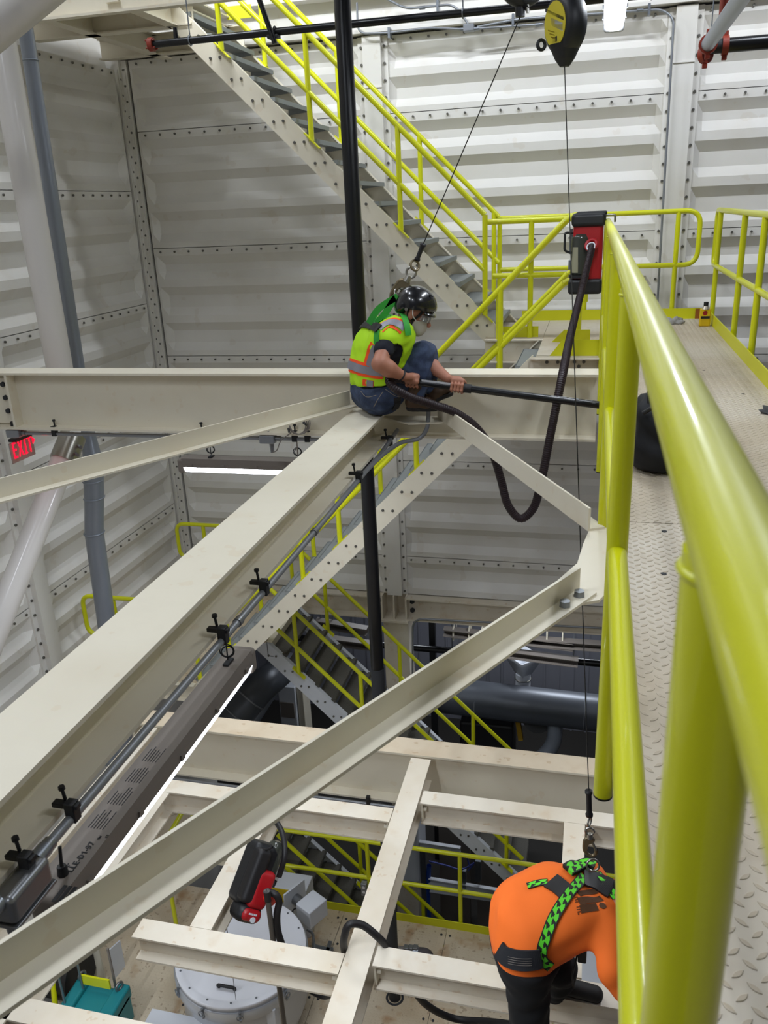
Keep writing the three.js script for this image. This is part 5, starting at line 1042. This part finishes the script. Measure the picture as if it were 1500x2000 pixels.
  const spine = wai.clone().sub(pel).normalize();
  const shirtF = wrinkle(union(.02, cut(tor(.004), pel.clone().addScaledVector(spine, -.02), spine.clone().negate()), cap(shR, shR.clone().lerp(elR, .5), .063, .058), cap(shL, shL.clone().lerp(elL, .5), .063, .058)), .003, 55);
  part(t, 'shirt', field(shirtF, all.min, all.max, .009), navy);
  const hem = pel.clone().addScaledVector(spine, .045), hemN = spine.clone().negate().addScaledVector(Rt, .1).normalize();
  const neckHole = cap(nek.clone().add(V(-.06, -.06, 0)), skl, .085, .12);
  const armHole = union(.04, cap(J(766, 672, -4.82), J(772, 700, -4.78), .045, .06), cap(J(772, 700, -4.78), J(775, 730, -4.8), .06, .055));
  const vestF = minus(wrinkle(cut(union(.03, tor(.016), cap(off(upp, .08), shR.clone().lerp(elR, .12), .085, .07)), hem, hemN), .003, 40), union(.02, neckHole, armHole, cap(pel.clone().addScaledVector(Hd, .2), upp.clone().addScaledVector(Hd, .17), .1, .08)));
  const vest = part(t, 'vest', field(vestF, all.min, all.max, .008), lime);
  const hv = (pts) => pts.map(([x, y]) => hit(vestF, x, y, 4.2));
  const band = (nm, pts, w, m, l) => part(vest, nm, ribbon(vestF, hv(pts), w, l, 36), m);
  band('orange_trim', [[681, 712], [700, 719], [725, 725], [748, 727]], .085, orange, .001); band('reflective_band', [[680, 711], [700, 719], [725, 725], [750, 727]], .05, reflect, .004);
  band('orange_trim', [[729, 672], [722, 690], [715, 716]], .05, orange, .001); band('reflective_band', [[735, 678], [728, 695], [722, 716]], .05, reflect, .004);
  band('orange_trim', [[719, 742], [718, 760]], .075, orange, .001); band('reflective_band', [[723, 743], [723, 756]], .04, reflect, .004);
  band('orange_trim', [[740, 643], [758, 630], [778, 633], [790, 642]], .085, orange, .001); band('reflective_band', [[741, 642], [758, 630], [777, 632], [790, 641]], .045, reflect, .004);
  const legsF = wrinkle(union(.05, cut(union(.05, tor(.012), cap(off(pel, .07), off(pel, -.07), .127)), pel.clone().addScaledVector(spine, .05), spine), leg(hipR, knR, anR, .014), leg(hipL, knL, anL, .014)), .0045, 48);
  const jeansF = cut(legsF, V(0, -1.2235, 0), V(0, -1, 0));
  const jeansF2 = (p) => p.x > -1.24 || p.z < -5.13 ? legsF(p) : jeansF(p);
  const jeans = part(t, 'jeans', field(jeansF2, all.min, all.max, .009), denim);
  part(jeans, 'pocket_seam', [[[705, 764], [716, 775], [735, 772]], [[748, 765], [738, 780], [730, 795]], [[752, 760], [770, 772], [782, 776]]].map((q) => ribbon(jeansF2, q.map(([x, y]) => hit(jeansF2, x, y, 4.2)), 0.0028, .0005, 20, .001)), std({ color: 0x9a8f7d, roughness: .9 }), TINY);
  // boots
  const bootM = std({ color: 0x4c3724, roughness: .6 }), boot = (an, heel, toe, ball) => {
    const f = union(.02, cap(an.clone().add(V(0, .05, 0)), heel, .05, .042), cap(heel, ball, .042, .043), cap(ball, toe, .043, .036));
    const b = boundsOf([an, heel, toe, ball], .08), o = part(t, 'boot', field(f, b.min, b.max, .006), bootM);
    const d = toe.clone().sub(heel).normalize(), u = V(0, 1, 0).addScaledVector(d, -d.y).normalize();
    const sole = union(.02, ...[[heel, ball], [ball, toe]].map(([p, q]) => cap(p.clone().addScaledVector(u, -.03), q.clone().addScaledVector(u, -.028), .039, .036)));
    part(o, 'sole', field(cut(cut(sole, heel.clone().addScaledVector(u, -.028), u), heel.clone().addScaledVector(u, -.052), u.clone().negate()), b.min, b.max, .005), M.rubber);
    part(o, 'laces', [.25, .42, .58].map((k) => { const c = heel.clone().lerp(toe, k).addScaledVector(u, .045 + .02 * (1 - k)), s = d.clone().cross(u); return rod(c.clone().addScaledVector(s, -.025), c.clone().addScaledVector(s, .025), .0035, .0035, 6); }), std({ color: 0x5a4a30 }), TINY);
  };
  boot(anR, J(806, 786, -4.9), J(846, 786, -4.98), J(828, 789, -4.95)); boot(anL, J(834, 773, -5.02), J(871, 760, -5.0), J(853, 770, -5.0));
  // helmet, straps, mask, glasses
  const he = (r) => ell(h(-.008, .03, 0), fw, hu, sd, .126 + r, .107 + r, .106 + r);
  const hn = hu.clone().multiplyScalar(-1).addScaledVector(fw, .3).normalize();
  const shell = minus(union(.012, cut(he(0), h(-.01, .006, 0), hn), cut(ell(h(-.08, -.01, 0), fw, hu, sd, .052, .06, .088), h(-.1, -.06, 0), hu.clone().negate()), cut(ell(h(.078, .012, 0), fw, hu, sd, .052, .02, .088), h(.05, 0, 0), fw.clone().negate())), union(.01, he(-.012), ell(h(.035, -.05, 0), fw, hu, sd, .105, .085, .086)));
  const hel = part(t, 'helmet', field(shell, skl.clone().subScalar(.17), skl.clone().addScalar(.17), .004), new THREE.MeshPhysicalMaterial({ color: 0x0c0c0f, roughness: .25, clearcoat: .7, clearcoatRoughness: .1 }));
  part(hel, 'vent', [0, 1, 2].map((k) => { const p = h(.05 - k * .045, .118 - k * .008, .055); return rod(p.clone().addScaledVector(fw, -.012), p.clone().addScaledVector(fw, .012), .005, .004, 8); }), M.rubber, TINY);
  part(hel, 'strap', [[h(-.05, .0, .088), h(-.03, -.06, .08), h(-.0, -.1, .066), h(.045, -.132, .02)], [h(.05, .02, .082), h(.03, -.06, .082), h(.01, -.095, .07)]].map((q) => ribbon(faceF, q, .016, .003, 20, .003)), M.rubber);
  part(hel, 'clip', rod(h(-.05, -.01, .098), h(-.05, -.01, .106), .01, .01, 12), M.steel);
  const maskF = cut(cut(inflate(union(.03, headF, cap(h(.066, -.082, -.01), h(.064, -.098, .01), .034, .03)), .006), h(.03, -.05, 0), V(0, 0, 0).addScaledVector(hu, .9).addScaledVector(fw, -.25).normalize()), h(.015, -.09, 0), fw.clone().negate().addScaledVector(hu, .3).normalize());
  part(t, 'face_mask', field(maskF, skl.clone().subScalar(.17), skl.clone().addScalar(.17), .004), std({ color: 0xb9b3a8, roughness: .9 }));
  part(t, 'mask_loop', pipe([h(.03, -.05, .066), h(.0, -.03, .092), h(-.015, .005, .09)], .0028, .02, 8), M.white);
  part(t, 'safety_glasses', [ribbon(inflate(headF, .016), [h(.05, -.018, .085), h(.09, -.02, .055), h(.105, -.02, 0), h(.09, -.02, -.055)], .035, .001, 20, .0015)], new THREE.MeshPhysicalMaterial({ color: 0xd8dcdc, roughness: .05, transmission: .85, thickness: 0 }));
  // harness: green webbing, black dorsal pad, leg strap
  const hg = std({ color: 0x2f9a32, roughness: .7 });
  const har = part(t, 'harness', [ribbon(vestF, hv([[726, 634], [742, 622], [757, 615], [766, 612]]).concat([]), .042, .006, 20), ribbon(vestF, hv([[741, 630], [749, 622], [756, 614]]), .035, .006, 16)], hg);
  const dring = J(779, 572, -5.0);
  part(har, 'shoulder_strap', [[[735, 632, .0], [752, 612], [770, 585], [777, 578]], [[720, 632], [738, 605], [758, 590], [772, 582]]].map((q) => ribbon((p) => p.z * -1, q.map(([x, y]) => J(x, y, -4.93)), .04, .0, 24, .003, true)), hg);
  part(har, 'neck_strap', ribbon(inflate(union(.03, tor(.02), neck), .004), [[779, 594], [783, 608], [791, 624], [795, 640], [797, 655]].map(([x, y]) => hit(inflate(union(.03, tor(.02), neck), .004), x, y, 4.2)), .04, .004, 24), hg);
  part(har, 'side_strap', ribbon(vestF, hv([[737, 646], [736, 662], [737, 672]]), .045, .005, 16), hg);
  part(har, 'back_pad', ribbon(vestF, hv([[707, 634], [722, 637], [741, 643]]), .05, .008, 20, .008), M.rubber);
  part(har, 'd_ring', torus(dring, V(.6, .3, .7), .028, .0055, 24, 8), M.steel);
  part(har, 'd_link', rod(dring.clone(), J(773, 583, -5.0), .008, .012, 8), M.steel);
  part(har, 'leg_strap', ribbon(jeansF2, [[776, 776], [775, 790], [772, 800]].map(([x, y]) => hit(jeansF2, x, y, 4.2)), .05, .004, 14), M.rubber);
  part(t, 'wrist_band', torus(wrR.clone().lerp(elR, .12), elR.clone().sub(wrR), .031, .005, 20, 8), M.plastic);
}

{ // ---------------------------------------------------------------- the worker bending over the lower frame
  const t = thing('person', 'worker in orange long-sleeved shirt and green harness bending over the lower frame', 'person');
  const Rt = V(.3, 0, .95).normalize(), Hd = V(.95, 0, -.3).normalize();
  const pel = J(1022, 1848, -2.95), wai = J(1030, 1800, -3.0), che = J(1092, 1776, -3.05), upp = J(1160, 1764, -3.1), nek = J(1200, 1748, -3.12), skl = J(1232, 1762, -3.1);
  const off = (p, s) => p.clone().addScaledVector(Rt, s);
  const shR = off(upp, .15).add(V(.02, -.03, 0)), elR = J(1200, 1898, -2.83), wrR = J(1262, 1990, -2.8), shL = off(upp, -.16), elL = J(1255, 1830, -3.2), wrL = J(1290, 1930, -3.1);
  const hipR = off(pel, .09).add(V(0, -.03, 0)), knR = J(1036, 2060, -2.84), anR = V(knR.x - .02, -4.12, -2.78);
  const hipL = off(pel, -.09).add(V(.04, -.03, 0)), knL = J(1092, 1890, -3.1), anL = J(1085, 1938, -3.3);
  const tor = (r) => union(.1, cap(off(pel, .06), off(wai, .07), .125 + r, .128 + r), cap(off(pel, -.06), off(wai, -.07), .125 + r, .128 + r), cap(off(wai, .06), off(che, .07), .122 + r, .112 + r), cap(off(wai, -.07), off(che, -.085), .122 + r, .115 + r), cap(off(che, .07), off(upp, .09), .112 + r, .095 + r), cap(off(che, -.085), off(upp, -.1), .115 + r, .095 + r));
  const arm = (a, b, c, r) => union(.04, cap(a, b, .06 + r, .046 + r), cap(b, b.clone().lerp(c, .35), .046 + r, .047 + r), cap(b.clone().lerp(c, .35), c, .047 + r, .03 + r));
  const leg = (h, k, a, r) => union(.05, cap(h, k, .094 + r, .066 + r), cap(k, k.clone().lerp(a, .4), .064 + r, .06 + r), cap(k.clone().lerp(a, .4), a, .058 + r, .044 + r));
  const neck = cap(upp.clone().lerp(nek, .4), nek.clone().lerp(skl, .5), .06, .056);
  const body = union(.04, tor(-.014), arm(shR, elR, wrR, -.006), arm(shL, elL, wrL, -.006), leg(hipR, knR, anR, -.01), leg(hipL, knL, anL, -.01), neck);
  const all = boundsOf([pel, wai, che, upp, nek, shR, elR, wrR, shL, elL, wrL, knR, anR, knL, anL], .15);
  const fw = V(.5, -.82, -.2).normalize(), sd = Rt.clone().addScaledVector(fw, -Rt.dot(fw)).normalize(), hu = sd.clone().cross(fw).normalize();
  const h = (a, b, c) => skl.clone().addScaledVector(fw, a).addScaledVector(hu, b).addScaledVector(sd, c);
  const headF = union(.02, ell(h(-.01, .01, 0), fw, hu, sd, .098, .09, .077), ell(h(.022, -.06, 0), fw, hu, sd, .068, .062, .058), cap(h(.07, -.1, -.012), h(.07, -.1, .012), .024, .024), cap(h(.084, -.02, 0), h(.112, -.052, 0), .009, .0145), ell(h(-.012, -.028, .078), fw, hu, sd, .02, .033, .011), ell(h(-.012, -.028, -.078), fw, hu, sd, .02, .033, .011), cap(nek, h(-.03, -.05, 0), .054, .054));
  const ax = V(.2, -.3, .9).normalize(), grip = (w, c0) => { const c = w.clone().add(V(.07, -.06, 0)), n = w.clone().sub(c), n2 = n.addScaledVector(ax, -n.dot(ax)).normalize(), f = gripField(c, ax, n2, c0, w, .02), b = boundsOf([c, w], .07); return field(f, b.min, b.max, .004); };
  part(t, 'body', [field(body, all.min, all.max, .012), field(headF, skl.clone().subScalar(.16), skl.clone().addScalar(.16), .004), grip(wrR, 1), grip(wrL, -1)], skin);
  const orange = std({ color: 0xf2701f, roughness: .85 }), pants = std({ color: 0x101013, roughness: .95 });
  const spine = V(.05, 1, 0).normalize();
  const shirtF = wrinkle(union(.05, cut(tor(.006), pel.clone().addScaledVector(spine, -.012), V(.1, -1, .0).normalize()), arm(shR, elR, wrR, .012), arm(shL, elL, wrL, .012), cap(upp, nek, .075, .065)), .0075, 22);
  const shirt = part(t, 'shirt', field(shirtF, all.min, all.max, .009), orange);
  const pantsF = wrinkle(union(.05, cut(union(.05, tor(.0), cap(off(pel, .06), off(pel, -.06), .128)), pel.clone().addScaledVector(spine, .02), spine), leg(hipR, knR, anR, .012), leg(hipL, knL, anL, .012)), .005, 30);
  part(t, 'trousers', field(pantsF, all.min, all.max, .01), pants);
  const boot = (an, d) => { const heel = an.clone().add(V(0, -.06, 0)), toe = heel.clone().addScaledVector(d, .2), f = union(.02, cap(an.clone().add(V(0, .05, 0)), heel, .056, .046), cap(heel, toe, .046, .042)), b = boundsOf([an, heel, toe], .09); const o = part(t, 'boot', field(cut(f, heel.clone().add(V(0, -.04, 0)), V(0, -1, 0)), b.min, b.max, .007), std({ color: 0x1c1a19, roughness: .7 })); part(o, 'sole', field(cut(cut(inflate(cap(heel, toe, .046, .042), .004), heel.clone().add(V(0, -.018, 0)), UP), heel.clone().add(V(0, -.042, 0)), V(0, -1, 0)), b.min, b.max, .006), M.rubber); };
  anL.y = FR + .105; boot(anL, V(.97, 0, .1).normalize()); boot(anR, V(.9, 0, .3).normalize());
  const helF = cut(ell(h(-.01, .03, 0), fw, hu, sd, .125, .107, .106), h(-.01, -.02, 0), hu.clone().negate());
  part(t, 'helmet', field(helF, skl.clone().subScalar(.17), skl.clone().addScalar(.17), .006), M.black);
  // harness: patterned green webbing with black edges, pads, belt
  const webTex = tex(128, (u, v) => { const e = v < .1 || v > .9, k = ((u * 2 + .35 * (v > .5 ? 1 : 0) + v * .5) % 1); return e || k < .38 + .12 * Math.sin(v * 20) ? [22, 26, 22] : [92, 214, 42]; });
  const web = std({ map: webTex, roughness: .7 }), hs = (pts, f = shirtF) => pts.map(([x, y]) => hit(f, x, y, 3.2, 6));
  const har = part(t, 'harness', ribbon(shirtF, hs([[1140, 1712], [1118, 1738], [1098, 1765], [1080, 1795], [1066, 1830], [1058, 1855], [1060, 1875], [1074, 1887]]), .046, .004, 60, .005), web);
  part(har, 'far_strap', ribbon(shirtF, hs([[1030, 1732], [1052, 1726], [1070, 1724]]), .035, .004, 16, .004), web);
  part(har, 'shoulder_roll', [ribbon(shirtF, hs([[1108, 1706], [1125, 1698], [1145, 1694], [1160, 1698]]), .06, .012, 24, .02)], web);
  part(har, 'right_strap', ribbon(shirtF, hs([[1165, 1705], [1185, 1728], [1202, 1756]]), .04, .006, 20, .005), web);
  parts(har, 'dorsal_pad', [ribbon(shirtF, hs([[1076, 1722], [1092, 1732], [1106, 1744]]), .09, .004, 20, .008), ribbon(shirtF, hs([[1140, 1715], [1165, 1722], [1195, 1740]]), .09, .003, 24, .012)], M.rubber);
  part(har, 'd_ring', torus(J(1158, 1690, -3.12), V(.2, .3, 1), .028, .0055, 24, 8), M.steel);
  const beltF = (p) => shirtF(p) - .004, belt = part(har, 'belt_pad', ribbon(shirtF, hs([[978, 1852], [986, 1864], [1005, 1872], [1030, 1874], [1056, 1870]]), .085, .006, 30, .012), std({ color: 0x1d1f24, roughness: .85 }));
  part(belt, 'stitching', [0, 1, 2, 3].map((k) => ribbon(shirtF, hs([[997, 1866 + k * 4], [1018, 1869 + k * 4], [1038, 1868 + k * 4]]), .0015, .019, 10, .001)), M.lampShell, TINY);
  parts(har, 'hanging_strap', [curvePipe([[1128, 1858], [1124, 1880], [1118, 1905], [1121, 1930]].map(([x, y]) => J(x, y, -2.98)), .005, 20, 6), bx(J(1137, 1866, -2.98).x - .02, J(1137, 1866, -2.98).x + .02, J(1137, 1866, -2.98).y - .04, J(1137, 1866, -2.98).y + .04, -3.0, -2.97, .006)], M.rubber);
  // print on the back of the shirt: three bars with a dot, and a line of small letters
  const brown = std({ color: 0x54341a, roughness: .9 }), pr = (pts, w) => ribbon(shirtF, hs(pts), w, .0012, 14, .0008);
  parts(shirt, 'print', [pr([[1130, 1747], [1148, 1743], [1166, 1740]], .026), pr([[1130, 1761], [1152, 1757], [1175, 1755]], .034), pr([[1134, 1776], [1150, 1773], [1167, 1771]], .034), (() => { const p = hit(shirtF, 1177, 1769, 3.2, 6), n = grad(shirtF, p); return rod(p.clone().addScaledVector(n, -.002), p.clone().addScaledVector(n, .002), .016, .016, 18); })()], brown);
  const f = await new FontLoader().loadAsync('fonts/droid/droid_sans_regular.typeface.json');
  const letters = []; 'ro. inc.'.split('').forEach((ch, i) => { if (ch === ' ') return; const p = hit(shirtF, 1121 + i * 1.0, 1752 + i * 4.6, 3.2, 6), n = grad(shirtF, p), e = V(.1, -1, .2).addScaledVector(n, -V(.1, -1, .2).dot(n)).normalize(), u = n.clone().cross(e).normalize(); const g = new TextGeometry(ch, { font: f, size: .022, depth: .001, curveSegments: 2 }); letters.push(clean(orient(g, e, u, n, p.addScaledVector(n, .0015)))); });
  part(shirt, 'lettering', letters, brown, { label: 'small brown letters' });
}

// ------------------------------------------------------------------ every thing gets its origin at its base, then the place is lifted
{
  const box = new THREE.Box3(), c = new THREE.Vector3();
  for (const o of scene.children) {
    if (!o.isGroup) continue;
    o.updateMatrixWorld(true); box.setFromObject(o); if (box.isEmpty()) continue;
    box.getCenter(c); c.y = box.min.y;
    const shift = (m) => { for (const k of m.children) { if (k.isInstancedMesh || k.isLight) k.position.sub(c); else if (k.isMesh) { if (!k.geometry.userData.done) { k.geometry.translate(-c.x, -c.y, -c.z); k.geometry.userData.done = true; } shift(k); } else k.position.sub(c); } };
    shift(o);
    o.position.add(c); o.position.y += LIFT;
  }
}
scene.traverse((o) => { if (o.isLight) o.castShadow = !o.isRectAreaLight; });
renderer.render(scene, camera);
